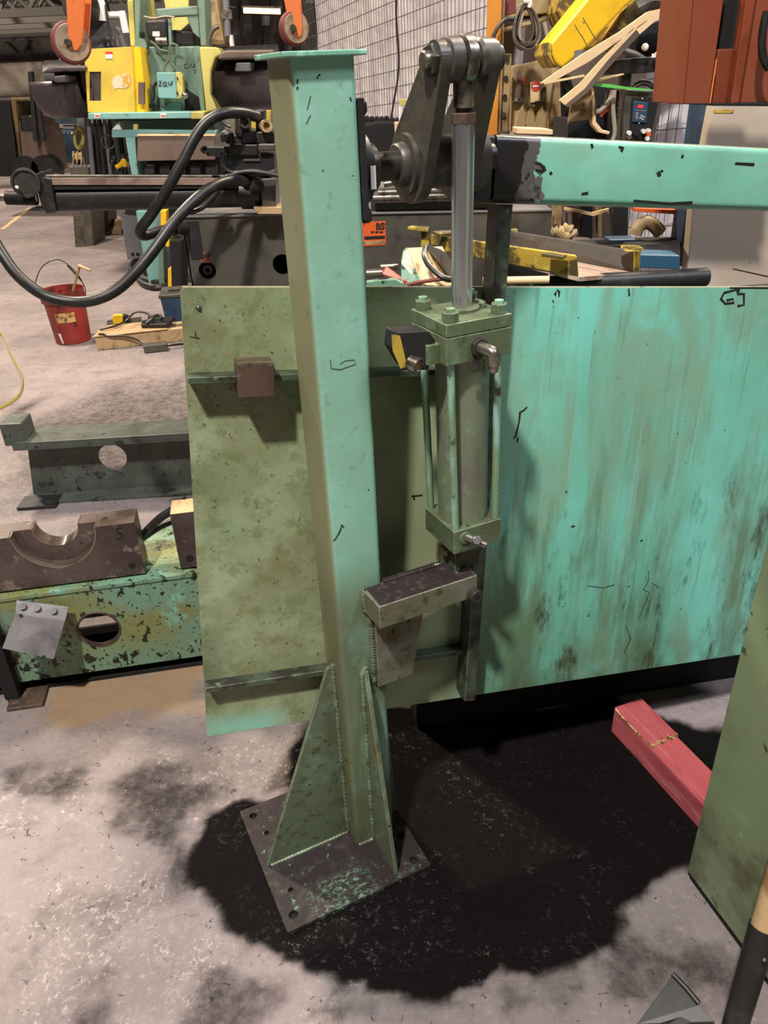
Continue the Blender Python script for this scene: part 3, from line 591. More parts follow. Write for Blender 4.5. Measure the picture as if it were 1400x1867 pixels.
# beam: box tube in front of the plate's top
bt=G.px(1170,258,1,-.065)[2]; bb=G.px(1170,377,1,-.065)[2]
bx0=G.px(896,300,1,-.065)[0]
rprism(MB(G),rrect(-.065,.055,bb,bt,.012,5),0,bx0+.008,bx0+1.6).build('square_beam',m_beam,gate)
MB(G).box(bx0-.028,bx0+.008,-.060,.050,bb+.004,bt-.002).build('beam_end_plate',m_blackm,gate,bevel=.004)
MB(G).box(bx0-.075,bx0-.03,-.03,.03,(bb+bt)/2-.035,(bb+bt)/2+.03).build('shaft_stub',m_blackm,gate,bevel=.01)
MB(G).prism([(c1[0]+.004,c1[2]),(UR,ut(UR)),(UR,ut(UR)+.0016),(c1[0]+.004,c1[2]+.0016)],1,.0004,.0056).build('top_edge',m_edge,gate)  # pale strip paints the light along the gate's top edge
MB(G).box(bx0+.02,bx0+1.6,-.055,.045,bt,bt+.001).build('dusty_toplit_face',m_edge,gate)  # pale sheet for dust and painted overhead light on the beam top
# marks
strokes('paint_scar',G,1,-.0000,[[(961,742),(955,748),(948,752),(946,770),(940,795),(936,800)],[(944,798),(943,806)]],.0022,gate,m_chip)
strokes('black_scrawl',G,1,-.0000,[[(1343,528),(1320,534),(1314,545),(1322,554),(1338,552),(1336,545),(1324,548)],[(1343,528),(1345,536),(1356,536),(1356,556),(1344,558)],[(1346,524),(1347,532)]],.0030,gate,m_ink)
strokes('crack_mark',G,1,-.0000,[[(1183,1040),(1181,1062),(1172,1075),(1184,1080),(1176,1100),(1164,1128)],[(1188,1063),(1202,1072)],[(1140,1140),(1150,1165),(1138,1190)],[(1070,1068),(1100,1072),(1120,1066)]],.0009,gate,m_chip)
strokes('scribed_mark',G,1,-.0000,[[(356,604),(357,615)],[(346,614),(364,617)]],.0011,gate,m_ink)
strokes('tar_spot',G,1,-.0000,[[(1146,526),(1147,540)],[(1330,525),(1400,525)],[(750,905),(770,903)],[(754,902),(755,912)]],.0022,gate,m_chip)
MB(G).ball(tuple(G.px(362,561,1,-.001)),.0045,10).build('rivet',m_steel,gate)
strokes('paint_chip',G,1,-.0652,[[(972,296),(985,300),(994,312)],[(976,310),(990,314)],[(1128,268),(1136,270),(1132,276)],[(1060,354),(1072,352)],[(1155,366),(1220,372),(1262,370)],[(1340,298),(1375,300)],[(1002,318),(1006,314)],[(1078,262),(1080,270)],[(1245,282),(1243,288)]],.0030,gate,m_chip)
strokes('bare_patch',G,1,-.0652,[[(972,296),(982,306),(990,312)],[(984,322),(978,345),(975,362)],[(966,340),(984,350)],[(990,352),(975,366)]],.0085,gate,mat('bare_patch',(84,80,78),rough=.45))

# ================================================================ CABINET SIDE at right
a=WZ(1250,1600); c=WZ(1345,1730); d=(a-c); d.z=0; d.normalize(); E_=Fr((c.x,c.y,0),d,Vector((-d.y,d.x,0)),(0,0,1))
# local y negative is toward the machine interior or toward the camera side? keep thickness away from camera
side=1 if (Vector((-d.y,d.x,0))).x>0 else -1
L_=(a-c).length
cab=thing('machine_cabinet','tall green steel cabinet side with oil-stained lower edge at right foreground','cabinet',E_)
MB(E_).box(-.9,L_,0,side*.006,.024,1.45).build('side_panel',m_panel,cab,bevel=.0015)
MB(E_).box(-.9,L_-.004,side*.0065,side*.5,0,.05).build('dark_gap_block',m_dark,cab)  # black block standing in for the shaded gap under the panel
MB(E_).box(L_-.006,L_,side*.0062,side*.5,.018,1.45).build('back_panel',m_gate_dark,cab,bevel=.001)

# ================================================================ PINK TIMBER
zt_=.088
ta=WZ(1121,1290,zt_); tb=WZ(1272,1450,zt_); d=(tb-ta); d.z=0; d.normalize()
T=Fr((ta.x,ta.y,0),d,Vector((-d.y,d.x,0)),(0,0,1)); wid=.088
tim=thing('red_timber','red-stained grooved square timber with a splintered break lying on the floor under the gate','timber',T)
def rib(x0,x1,zt,jag=0):
    n=14; pts=[(0,.0)]; pts=[(0,0),(wid,0)]
    top=[]
    for i in range(n):
        u0=wid*i/n; top+=[(u0+.0003,zt-.004),(u0+.0016,zt),(u0+wid/n-.0016,zt),(u0+wid/n-.0003,zt-.004)]
    return MB(T).prism([(0,0),(0,zt-.004)]+top+[(wid,zt-.004),(wid,0)],0,x0,x1)
if T.a[1].x<0: pass
rib(0,.435,zt_-.008).build('timber_body',m_pink,tim)
xb_=T.px(1215,1345,2,zt_)[0]
rib2=MB(T); n=14
for i in range(n):
    u0=wid*i/n; e=xb_+random.uniform(-.006,.005)
    rib2.box(-.001,e,u0+.0011,u0+wid/n-.0011,zt_-.0085,zt_)
rib2.build('top_lamination',m_pink,tim,kind='stuff')
sp=MB(T)
for i in range(26):
    u=wid*(i+random.random()*.6)/26; x=xb_+random.uniform(-.004,.006)
    sp.box(x-.005,x+.004,u,u+.0022,zt_-.009,zt_-random.uniform(.0,.004))
sp.build('splinters',m_splint,tim,kind='stuff')
MB(T).tube([(0.004,wid if T.a[1].dot(Vector((-1,0,0)))>0 else 0,zt_-.002),(.05,(wid if T.a[1].dot(Vector((-1,0,0)))>0 else 0),zt_-.006),(xb_+.01,(wid-.004 if T.a[1].dot(Vector((-1,0,0)))>0 else .004),zt_-.005)],.0028,6,4).build('split_edge',m_splint,tim)

# ================================================================ SHOVEL at lower right
sA=WZ(1330,1905,.05); sB=WZ(1392,1690,.26)
sd=(sB-sA).normalized()
SF=Fr(WZ(1240,1850,.0))
sh=thing('square_shovel','black steel shovel with wooden handle leaning at the lower right corner','shovel',SF)
b=MB(); b.cyl(sA-sd*.03,sB,.020,.0245,n=28); b.build('socket',m_blackm,sh)
b=MB(); b.cyl(sB-sd*.004,sB+sd*.5,.0215,n=28); b.build('handle',m_wood,sh)
rv=sA.lerp(sB,.55); 
MB().ball(tuple(WZ(1393,1750,.24)),.004,8).build('rivet',m_steel,sh)
bp_=[WZ(1226,1778,.055),WZ(1275,1832,.05),WZ(1302,1862,.045),WZ(1330,1990,.02),WZ(1150,2010,.004),WZ(1110,1930,.004),WZ(1162,1866,.02)]
MB().slab(bp_,(0,0,-.003)).build('blade',m_black,sh,bevel=.0008)
MB().tube([WZ(1226,1776,.058),WZ(1252,1803,.056),WZ(1274,1830,.053)],.0055,8,2).build('foot_tread',m_blackm,sh)
# ================================================================ LEFT MIDGROUND
def ppoly(fr, pts, ax, val): return [(q[0],q[1]) for q in fr.p2(pts,ax,val)]
def at(fr,x,y,ax=1,val=0): return fr.px(x,y,ax,val)
# green base beam with hole
B=VF((18,1247),(367,1196),.045)
B=Fr((B.o.x,B.o.y,0),*B.a)
bb_=thing('base_beam','long low green machine base beam with a round hole, die blocks lying on it, at left','beam',B)
zl,zt0=.045,at(B,180,1073)[2]
h=at(B,180,1147); hr=(at(B,218,1147)[0]-at(B,142,1147)[0])/2
MB(B).prism([(-.5,zl),(.95,zl),(.95,zt0),(-.5,zt0)],1,0,.010,[circ(h[0],h[2],hr,40)]).build('web_plate',m_base,bb_,bevel=.0012)
MB(B).box(-.5,.95,-.004,.30,zt0-.001,zt0+.012).build('top_flange',m_base,bb_,bevel=.0015)
MB(B).box(-.5,.95,.29,.30,zl,zt0-.001).build('rear_web_plate',m_base,bb_)
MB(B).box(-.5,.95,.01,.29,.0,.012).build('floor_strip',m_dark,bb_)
lg=at(B,12,1200)[0]
MB(B).box(lg-.03,lg+.012,-.035,0,.012,zt0-.05).build('leg',m_dark,bb_,bevel=.002)
MB(B).box(lg-.02,lg+.085,-.075,.02,0,.012).build('foot_plate',m_rust,bb_,bevel=.004)
ring=MB(B); ring.lathe((h[0],-.002,h[2]),(0,1,0),[(0,hr+.001),(-.0015,hr+.004),(0,hr+.006),(.012,hr+.006),(.012,hr-.001),(0,hr-.001)],40); ring.build('hole_lip',m_rust,bb_)
# die block with 5
D1=B.off((0,.02,zt0+.012))
die=thing('die_block','rusty steel half-round die block stamped 5 lying on the green base beam','die block',D1)
p=lambda x,y,v=0:(at(D1,x,y,1,v)[0],at(D1,x,y,1,v)[2])
ztop=p(210,957)[1]; xr=p(262,1030)[0]; cxd,_=p(92,960); r1=abs(p(172,957)[0]-p(8,957)[0])/2
xn=p(172,957)[0]
MB(D1).prism([(-.6,.006),(xr,.006),(xr,ztop),(cxd+r1,ztop)]+circ(cxd,ztop,r1,28,360,180)[1:]+[(-.6,ztop)],1,0,.035).build('front_half',m_die,die,bevel=.0012)
r2=r1*.56
MB(D1).prism([(-.6,.006),(xr,.006),(xr,ztop),(cxd+r2,ztop)]+circ(cxd,ztop,r2,28,360,180)[1:]+[(-.6,ztop)],1,.035,.085).build('rear_half',m_die,die,bevel=.0012)
MB(D1).prism(circ(cxd,ztop-.0005,r1-.0003,30,180,360)+circ(cxd,ztop-.0005,r1-.0035,30,360,180),1,.0005,.034).build('machined_groove',m_diecut,die)
MB(D1).prism(circ(cxd,ztop-.0005,r2-.0003,30,180,360)+circ(cxd,ztop-.0005,r2-.003,30,360,180),1,.034,.0845).build('machined_groove',m_diecut,die)
MB(D1).box(cxd+r1+.003,xr,.0015,.084,ztop-.0005,ztop+.0008).build('ground_top_face',m_diecut,die)
q_=p(193,939,); qq=at(D1,193,940,2,ztop)
MB(D1).cyl((qq[0],.045,ztop+.0005),(qq[0],.045,ztop+.0013),.0085,n=20).build('tapped_hole',m_dark,die)
b=p(241,1031); MB(D1).cyl((b[0],-.0006,b[1]),(b[0],.001,b[1]),.0105,n=20).build('bolt_hole',m_dark,die)
s5=p(217,974); text('stamped_number','5',.058,D1,(s5[0],-.0006,s5[1]),math.radians(90),m_ink,die,squeeze=.8,shear=.1)
D2=B.off((.6,.02,zt0+.012))
die2=thing('die_block','rusty steel die block half hidden behind the left edge of the big gate plate','die block',D2)
xa,za=at(D2,322,1000)[0],at(D2,330,936)[2]
MB(D2).box(xa,xa+.2,0,.085,.006,za).build('block_body',m_die,die2,bevel=.0015)
MB(D2).box(xa+.001,xa+.2,.001,.084,za-.0004,za+.0008).build('ground_top_face',m_wood,die2)
b=at(D2,346,1018); MB(D2).cyl((b[0],-.0006,b[2]),(b[0],.001,b[2]),.012,n=20).build('bolt_hole',m_dark,die2)
die.name='die_block'
for i,(a,c,dd) in enumerate((((262,974),(322,925),0),((258,984),(330,945),.02))):
    A0=at(D1,*a,1,.09); A1=at(D1,*c,1,.09+dd); 
    b=MB(); w0=D1.w(A0); w1=D1.w(A1); mid=w0.lerp(w1,.5)+Vector((0,0,.008))
    b.tube([w0-(w1-w0)*.15+Vector((0,0,-.01)),w0,mid,w1,w1+(w1-w0)*.3],.0125 if i==0 else .009,12,6)
    tag(b.build('rubber_hose',m_black),['thick','thin'][i]+' black rubber hose between the two die blocks','hose')
# bent grey plate leaning on beam
bp1=[B.w(B.px(x,y,1,v)) for x,y,v in ((4,1182,-.10),(98,1202,-.10),(119,1131,-.045),(28,1119,-.045))]
gp=thing('bent_plate','small bent grey sheet-metal plate leaning against the green base beam','plate',Fr(WZ(50,1215,.0)))
n_=(bp1[1]-bp1[0]).cross(bp1[3]-bp1[0]).normalized()*.002
MB().slab(bp1,n_).build('face',m_galv,gp,bevel=.0006)
bp2=[bp1[3],bp1[2]]+[B.w(B.px(x,y,1,v)) for x,y,v in ((125,1106,-.02),(30,1094,-.02))]
MB().slab(bp2,Vector((0,.0005,-.002))).build('flange',m_galv,gp,bevel=.0006)
for x,y in ((38,1122),(80,1197)):
    c0=B.w(B.px(x,y,1,-.05 if y<1150 else -.0995)); MB().cyl(c0-n_.normalized()*.003,c0+n_.normalized()*.003,.004,n=12).build('hole',m_dark,gp)
for x,y in ((42,1106),(68,1109),(98,1114)):
    c0=B.w(B.px(x,y,1,-.033)); MB().cyl(c0+Vector((0,-.0015,.001)),c0+Vector((0,-.002,.002)),.010,n=16).build('punched_ring',m_galv,gp)
# I beam standing behind
I=VF((70,905),(348,888),0)
I=Fr((I.o.x,I.o.y,0),*I.a)
ib=thing('i_beam_stand','dark grey-green steel I-beam piece with a round hole standing on the concrete at left','beam',I)
wl=[at(I,x,y) for x,y in ((48,800),(62,905),(350,790))]
hh_=at(I,205,834); hr2=(at(I,231,834)[0]-at(I,179,834)[0])/2
zt1=wl[0][2]; XI=at(I,372,840)[0]
MB(I).prism([(wl[1][0],.012),(XI,.012),(XI,zt1),(wl[0][0],zt1)],1,0,.012,[circ(hh_[0],hh_[2],hr2,40)]).build('web_plate',m_hbeam,ib,bevel=.001)
MB(I).box(wl[0][0]-.03,XI,-.085,.08,zt1,zt1+.018).build('top_flange',m_hbeam,ib,bevel=.002)
MB(I).box(wl[0][0]-.03,XI,-.086,-.080,zt1-.018,zt1+.002).build('flange_lip',m_hbeam,ib,bevel=.001)
MB(I).box(wl[1][0]-.02,XI,-.085,.08,0,.014).build('bottom_flange',m_hbeam,ib,bevel=.002)
MB(I).box(wl[1][0]-.03,wl[1][0]+.14,-.13,-.02,0,.016).build('foot_plate',m_blackm,ib,bevel=.002)
lx=at(I,30,790,1,-.05)
MB(I).box(lx[0]-.055,lx[0]+.04,-.07,.05,lx[2]-.05,lx[2]+.052).build('end_lug',m_hbeam,ib,bevel=.006)
# ---- red bucket
c0=WZ(124,630,0)+Vector((0,.13,0)); BK=Fr(c0)
bk=thing('red_bucket','dirty red plastic bucket with wire handle standing on the concrete floor','bucket',BK)
hB=.375; r0_=.125;r1_=.150
MB(BK).lathe((0,0,0),(0,0,1),[(0,.001),(0,r0_-.004),(.004,r0_),(hB-.08,r1_-.008),(hB-.079,r1_+.006),(hB-.05,r1_+.006),(hB-.049,r1_-.003),(hB-.004,r1_),(hB,r1_+.003),(hB,r1_-.004),(.02,r0_-.006),(.02,.001)],36).build('shell',m_red,bk)
MB(BK).tube([(-r1_-.006,-.02,hB-.06),(-r1_-.02,-.03,hB+.03),(-.09,-.02,hB+.16),(.03,.0,hB+.20),(.12,.02,hB+.11),(r1_+.01,.02,hB-.0),(r1_+.006,0,hB-.06)],.0035,6,6).build('wire_handle',m_blackm,bk)
MB(BK).tube([(-.02+.1,.0,hB+.16),(.125,.01,hB+.09),(.15,.015,hB+.045)],.006,6,3).build('handle_grip',m_black,bk)
lb=MB(BK)
for i in range(6):
    a0=math.radians(-104+i*9); a1=math.radians(-104+(i+1)*9); rr_=.1405
    lb.add([(rr_*math.cos(a0),rr_*math.sin(a0),.165),(rr_*math.cos(a1),rr_*math.sin(a1),.165),((rr_+.004)*math.cos(a1),(rr_+.004)*math.sin(a1),.235),((rr_+.004)*math.cos(a0),(rr_+.004)*math.sin(a0),.235)],[(0,1,2,3)])
lb.build('paper_label',mat('old_paper_label',(196,160,96),[D(c=(90,50,34),s=24,lo=.45,hi=.6)],rough=.7),bk)
MB(BK).add([(-.040,-.1215,.012),(-.028,-.1245,.012),(-.030,-.1345,.09),(-.052,-.1275,.09)],[(0,1,2,3)]).build('torn_label',m_white,bk)
tool=thing('hand_crank','wooden paddle with small turned handle sticking out of the red bucket','tool',BK.off((.05,-.02,.03)))
t0=WY(133,530,c0.y-.02); t1=WY(146,483,c0.y-.02); t1b=WY(150,482,c0.y-.02)
MB().tube([t0-Vector((.0,0,.22)),t0,t1],.022,8,1,flat=.35).build('paddle',m_tan,tool)
MB().tube([WY(143,484,c0.y-.05),WY(150,487,c0.y-.06),WY(165,493,c0.y-.07)],.010,8,3).build('turned_grip',m_wood,tool)
# ---- cardboard, wood, tape measure etc.
y0=WZ(180,640,0).y
cb=thing('wood_offcut','short weathered wooden board lying on the floor right of the red bucket','board',Fr(WZ(250,640,0)))
q=[WZ(178,639,0),WZ(335,622,0)]
dx=(q[1]-q[0]).normalized(); dy=Vector((-dx.y,dx.x,0))
Wf=Fr((q[0].x,q[0].y,0),dx,dy)
MB(Wf).box(.0,.62,.0,.05,0,.095).build('front_board',m_wood,cb,bevel=.004)
MB(Wf).box(.0,.62,.20,.25,0,.08).build('rear_board',m_wood,cb,bevel=.004)
MB(Wf).add([(-.02,-.01,.097),(.50,-.01,.097),(.52,.25,.098),(.06,.27,.098)],[(0,1,2,3)]).add([(-.02,-.01,.100),(.50,-.01,.100),(.52,.25,.101),(.06,.27,.101)],[(0,3,2,1)]).build('cardboard_sheet',m_card,cb)
def on(u,v,z=.108): return Wf.w((u,v,z))
tmf=Fr(on(.15,.42,.0),dx,dy)
tm=thing('tape_measure','yellow and black tape measure lying beside the wooden boards','tape measure',tmf)
tb0=MB(tmf).box(-.10,.15,-.06,.12,-.0,.07); tag(tb0.build('steel_scrap_block',m_dsteel),'flat dark steel block under the yellow tape measure','block')
tmf=tmf.off((0,0,.07)); tm.matrix_world=tmf.m; MATS[tm.name]=tmf.m
MB(tmf).prism([(-.05,0),(.03,0),(.035,.045),(.02,.062),(-.035,.065),(-.05,.05)],1,-.02,.02).build('yellow_case',m_yel2,tm,bevel=.004)
MB(tmf).prism([(.015,0),(.07,0),(.074,.04),(.06,.056),(.03,.06)],1,-.022,.022).build('black_case',m_black,tm,bevel=.004)
pk=Fr(on(.36,.12,.102),dx,dy)
b=MB(pk).prism([(-.04,-.04),(.14,-.10),(.20,.08),(.10,.12),(-.04,.08)],2,0,.028); tag(b.build('black_pouch',m_black,bevel=.006),'black fabric pouch lying on the cardboard beside the blue box','pouch')
b=MB(pk); b.tube([(-.0,-.05,.035),(.05,-.02,.06),(.02,.05,.045),(.09,.04,.06),(.11,-.03,.05)],.012,8,6); tag(b.build('coiled_lead',m_black),'tangled black lead on top of the black pouch','cable')
def wseq(pts,Y): return [WY(x,y,Y) for x,y in pts]
yb=WZ(260,625,.0).y
b=MB(); b.tube([on(-.0+.03,.12,.115),on(.12,.14,.12),on(.2,.25,.12),on(.28,.28,.17),on(.36,.27,.16),on(.38,.24,.13)],.008,6,6); tag(b.build('extension_lead',m_black),'short black lead looping over the cardboard toward the pouch','cable')
b=MB(); b.tube([on(.03,.03,.105),on(.07,.0,.108),on(.1,-.02,.10),on(.2,-.03,.09),on(.3,-.05,.05),on(.36,-.12,.012)],.008,6,6); tag(b.build('charger_lead',m_black),'black charger lead hanging over the front board to the floor','cable')
chf=Fr(WZ(285,640,0),dx,dy)
ch_=thing('battery_charger','small grey charger block on the floor in front of the wooden boards','charger',chf)
MB(chf).box(-.08,.08,-.035,.04,0,.055).build('case',m_dgray,ch_,bevel=.006)
MB(chf).tube([(.07,0,.03),(.12,.0,.03),(.2,.03,.02),(.3,.05,.01)],.009,6,4).build('cord',m_black,ch_)
# blue battery box
bxf=Fr(WZ(300,612,.0)+Vector((.05,.16,.0)),(1,.12,0),(-.12,1,0))
bx=thing('blue_box','blue plastic box with grey lid standing behind the edge of the gate plate','box',bxf)
MB(bxf).prism([(-.06,.0),(.30,.0),(.30,.235),(-.075,.235)],1,0,.26).build('body',m_blue,bx,bevel=.008)
MB(bxf).box(-.085,.31,-.01,.27,.235,.262).build('lid',m_dgray,bx,bevel=.006)
MB(bxf).box(-.02,.2,.08,.16,.262,.285).build('lid_handle',m_dgray,bx,bevel=.004)
# yellow strap at far left
b=MB(); s0=[WZ(x,y,z) for x,y,z in ((-40,560,.25),(0,606,.02),(22,650,.008),(40,690,.006),(34,722,.006),(0,745,.006),(-40,760,.006))]
b.tube(s0,.016,8,8,flat=.25); tag(b.build('webbing_strap',m_strap),'dull yellow webbing strap curving across the floor at the left edge','strap')

# ================================================================ DARK CABINET WITH RAM
YC=2.75
a=WY(330,395,YC)
CF=Fr((a.x,YC,0))
cabd=thing('steel_console','dark grey steel console box with round hole standing behind the gate plate','console',CF)
def cp(x,y,v=0): q=CF.px(x,y,1,v); return (q[0],q[2])
tl=cp(330,394); tr=cp(872,388); 
h1=cp(378,493); h2=cp(515,482); hr=.030
MB(CF).prism([(tl[0]+.0,.3),(tr[0]+.25,.3),(tr[0]+.25,tr[1]),(tl[0],tl[1])],1,0,.004,[circ(h1[0],h1[1],hr,28),circ(h2[0],h2[1],.034,28)]).build('front_panel',m_dgray,cabd)
MB(CF).box(tl[0],tr[0]+.25,.45,.455,.3,min(tl[1],tr[1])).build('rear_panel',m_dgray,cabd)
MB(CF).prism([(tl[0],tl[1]),(tr[0]+.25,tr[1]),(tr[0]+.25,tr[1]-.004),(tl[0],tl[1]-.004)],1,-.006,.455).build('top_panel',m_galv,cabd)
MB(CF).box(tl[0]-.002,tl[0]+.004,0,.45,.3,tl[1]).build('side_panel',m_dgray,cabd)
MB(CF).box(tl[0]+.02,tr[0]+.2,.02,.43,0,.3).build('plinth',m_dark,cabd)
ed=cp(340,404); MB(CF).box(tl[0]+.012,tl[0]+.055,-.003,0,cp(345,472)[1],ed[1]).build('hinge_strip',m_blackm,cabd)
MB(CF).lathe((h1[0],.002,h1[1]),(0,1,0),[(0,.009),(0,.014),(.02,.014)],20).build('key_lock',m_dsteel,cabd)
l1=cp(376,468); MB(CF).box(l1[0]-.022,l1[0]+.022,-.001,0,l1[1]-.02,l1[1]+.018).build('red_stencil_label',mat('faded_red_label',(130,60,50),[D(c=(90,76,66),s=50,lo=.45,hi=.6)],rough=.6),cabd)
text('stencil_lettering','HP',.026,CF,(l1[0]+.002,-.0018,l1[1]+.002),math.radians(90),m_ink,cabd,bold=.0006)
l2_=[cp(x,y) for x,y in ((660,405),(704,447))]
MB(CF).box(l2_[0][0],l2_[1][0],-.002,0,l2_[1][1],l2_[0][1]).build('orange_plate',m_lor,cabd,bevel=.0006)
def tx(s,x,y,sz,**k): q=cp(x,y); text('lettering',s,sz,CF,(q[0],-.0028,q[1]),math.radians(90),m_ink,cabd,**k)
tx('BS',693,413,.030,bold=.0008); [MB(CF).box(*(lambda p,q:(p[0],q[0],-.0028,-.0019,q[1],p[1]))(cp(x,421.5),cp(x+6,424.5))).build('faded_print',m_ink,cabd) for x in (676,684,692)]
q=[cp(x,y) for x,y in ((664,431),(702,435))]; MB(CF).box(q[0][0],q[1][0],-.0028,-.0019,q[1][1],q[0][1]).build('black_bar_print',m_ink,cabd)
q=[cp(x,y) for x,y in ((664,440),(702,444))]; MB(CF).box(q[0][0],q[1][0],-.0028,-.0019,q[1][1],q[0][1]).build('faded_print',m_tan,cabd)
for x,y in ((664,409),(701,409),(664,443),(701,443)):
    q=cp(x,y); MB(CF).cyl((q[0],-.003,q[1]),(q[0],0,q[1]),.0025,n=8).build('rivet',m_steel,cabd)
# stud and white hook detail near top: long horizontal ram
YR=2.78
ram=thing('horizontal_ram','long black hydraulic ram with round end knob lying along the dark console top','ram',Fr(WY(280,375,YR)))
A_=WY(96,361,YR); B_=WY(498,352,YR)
ax=(B_-A_).normalized()
b=MB(); b.cyl(A_,B_,.042,n=40); b.build('barrel',m_blackm,ram)
u0=WY(78,322,YR-.03); u1=WY(440,322,YR-.03); b=MB(); b.cyl(u0,u1,.006,n=10); b.build('upper_tie_rod',m_dsteel,ram)
u0=WY(78,331,YR-.05); u1=WY(470,331,YR-.05); b=MB(); b.slab([u0+Vector((0,0,.010)),u1+Vector((0,0,.010)),u1+Vector((0,0,-.010)),u0+Vector((0,0,-.010))],(0,.06,0)); b.build('flat_rail',m_rail,ram)
u0=WY(78,341,YR-.045); u1=WY(470,338,YR-.045); b=MB(); b.slab([u0+Vector((0,0,.006)),u1+Vector((0,0,.006)),u1+Vector((0,0,-.008)),u0+Vector((0,0,-.008))],(0,.07,0)); b.build('lower_rail',m_blackm,ram)
b=MB(); b.slab(wseq([(77,322),(93,326),(102,387),(84,390)],YR-.055),(0,.12,0)); b.build('end_cap',m_blackm,ram,bevel=.003)
b=MB(); b.slab(wseq([(64,318),(77,312),(82,352),(87,388),(78,384),(68,350)],YR-.05),(0,.09,0)); b.build('end_flange',m_blackm,ram,bevel=.003)
k0=WY(47,333,YR-.06); b=MB(); b.lathe(k0,(.25,-1,0),[(-.02,.001),(-.02,.038),(0,.045),(.010,.045),(.012,.038),(.006,.036),(.006,.001)],32); b.build('end_knob',m_dsteel,ram)
b=MB(); b.cyl(WY(30,341,YR-.085),WY(31,341,YR-.10),.005,n=10); b.build('knob_screw',m_white,ram)
n_=26; t0=WY(12,361,YR); t1=WY(66,362,YR)
b=MB(); b.cyl(WY(-30,360,YR),t1,.011,n=14); b.build('rod',m_steel,ram)
b=MB(); b.lathe(t0,(t1-t0),[((t1-t0).length*i/n_,.019 if i%2 else .0225) for i in range(n_+1)],20); b.build('threaded_sleeve',m_blackm,ram)
b=MB(); b.slab(wseq([(474,326),(503,325),(503,389),(478,389)],YR-.08),(0,.14,0)); b.build('rear_mount_plate',m_dgray,ram,bevel=.003)
b=MB(); b.cyl(WY(440,352,YR-.01),WY(476,352,YR-.01),.05,n=30); b.build('gland_nut',m_blackm,ram)
b=MB(); b.slab(wseq([(462,378),(530,379),(530,390),(470,390)],YR-.1),(0,.10,0)); b.build('wood_packer',m_wood,ram)
# right of the post: continuing rods behind the crank
rr2=thing('guide_rod_set','polished guide rods lying on the console to the right of the post','rods',Fr(WY(760,384,YR)))
for (x0,y0_,x1,y1_,r) in ((690,352,900,344,.012),(680,362,905,356,.015),(700,336,735,330,.010)):
    b=MB(); b.cyl(WY(x0,y0_,YR-.03),WY(x1,y1_,YR-.03),r,n=16); b.build('guide_rod',m_steel,rr2)
b=MB(); b.slab(wseq([(676,356),(905,350),(905,388),(676,392)],YR),(0,.2,0)); b.build('bed_block',m_blackm,rr2,bevel=.004)
# valve manifold
vm=thing('valve_manifold','black hydraulic valve manifold with fittings beside the left side of the post','valve',Fr(WY(440,325,YR)))
def vb(x0,y0_,x1,y1_,dy,t=.08,m=None,nm='valve_body',bv=.004):
    b=MB(); b.slab(wseq([(x0,y0_),(x1,y0_),(x1,y1_),(x0,y1_)],YR-dy),(0,t,0)); b.build(nm,m or m_blackm,vm,bevel=bv)
vb(404,280,500,312,.08,.12); vb(376,267,432,285,.07,.06,nm='solenoid'); vb(418,263,470,284,.09,.05); vb(440,240,500,262,.08,.1); vb(424,246,446,268,.06); vb(470,262,502,275,.1,.04,m_dgray)
vb(408,310,496,342,.04,.1); vb(428,212,454,246,.07,.06,nm='relief_valve'); vb(466,200,482,248,.06,.06,nm='relief_valve'); vb(444,290,474,294,.085,.01,m_dgray,'name_plate',.0005)
for i,(x,y,r,l,m) in enumerate(((444,223,.017,.07,m_dsteel),(483,230,.018,.06,m_wood),(372,273,.012,.03,m_blackm))):
    c_=WY(x,y,YR-.09); b=MB(); b.lathe(c_,(.3,-1,.05),[(-.03,.001),(-.03,r*.8),(0,r*.8),(.001,r),(l*.5,r),(l*.5,r*.6),(l*.3,r*.55),(l*.3,.001)],20); b.build('port_fitting',m,vm)
b=MB(); b.cyl(WY(440,199,YR-.05),WY(441,248,YR-.05),.020,n=20); b.build('elbow_body',m_blackm,vm)
b=MB(); b.slab(wseq([(455,202),(492,202),(490,222),(488,238),(455,232)],YR+.1),(0,.05,0)); b.build('yellow_backing',m_yel,vm)
b=MB(); b.tube(wseq([(410,258),(408,248),(414,244),(420,248),(418,262)],YR-.09),.012,8,4); b.build('hose_tail',m_black,vm)
b=MB(); b.tube(wseq([(406,276),(407,296),(414,310),(440,318),(480,316),(500,312)],YR-.12),.007,8,5); b.build('control_hose',m_black,vm)
b=MB(); b.tube(wseq([(520,322),(460,312),(425,318),(405,330),(396,352),(370,378),(345,388)],YR-.14),.0075,8,6); b.build('control_hose',m_black,vm)
b=MB(); b.tube(wseq([(392,345),(380,365),(360,384)],YR-.13),.006,8,6); b.build('control_hose',m_black,vm)
# big hoses
b=MB(); b.tube([WY(x,y,Y) for x,y,Y in ((470,213,2.70),(440,206,2.66),(408,207,2.62),(378,222,2.6),(356,250,2.58),(335,290,2.56),(305,345,2.54),(275,392,2.54),(258,415,2.55),(256,426,2.56),(266,429,2.58),(290,422,2.62),(318,417,2.70),(338,417,2.76))],.0165,14,6)
h_=thing('hydraulic_hose','upper thick black hydraulic hose looping down from the valve manifold','hose',Fr(WY(256,426,2.55))); b.build('hose_line',m_black,h_)
b=MB(); b.cyl(WY(318,417,2.70),WY(335,417,2.75),.022,n=14); b.build('hose_ferrule',m_dsteel,h_)
b=MB(); b.tube([WY(x,y,Y) for x,y,Y in ((458,334,2.68),(430,329,2.62),(395,337,2.55),(355,365,2.48),(315,408,2.42),(270,470,2.36),(220,523,2.32),(175,546,2.30),(130,550,2.30),(80,538,2.30),(35,505,2.30),(5,465,2.32),(-20,420,2.35),(-60,330,2.4))],.0165,14,6)
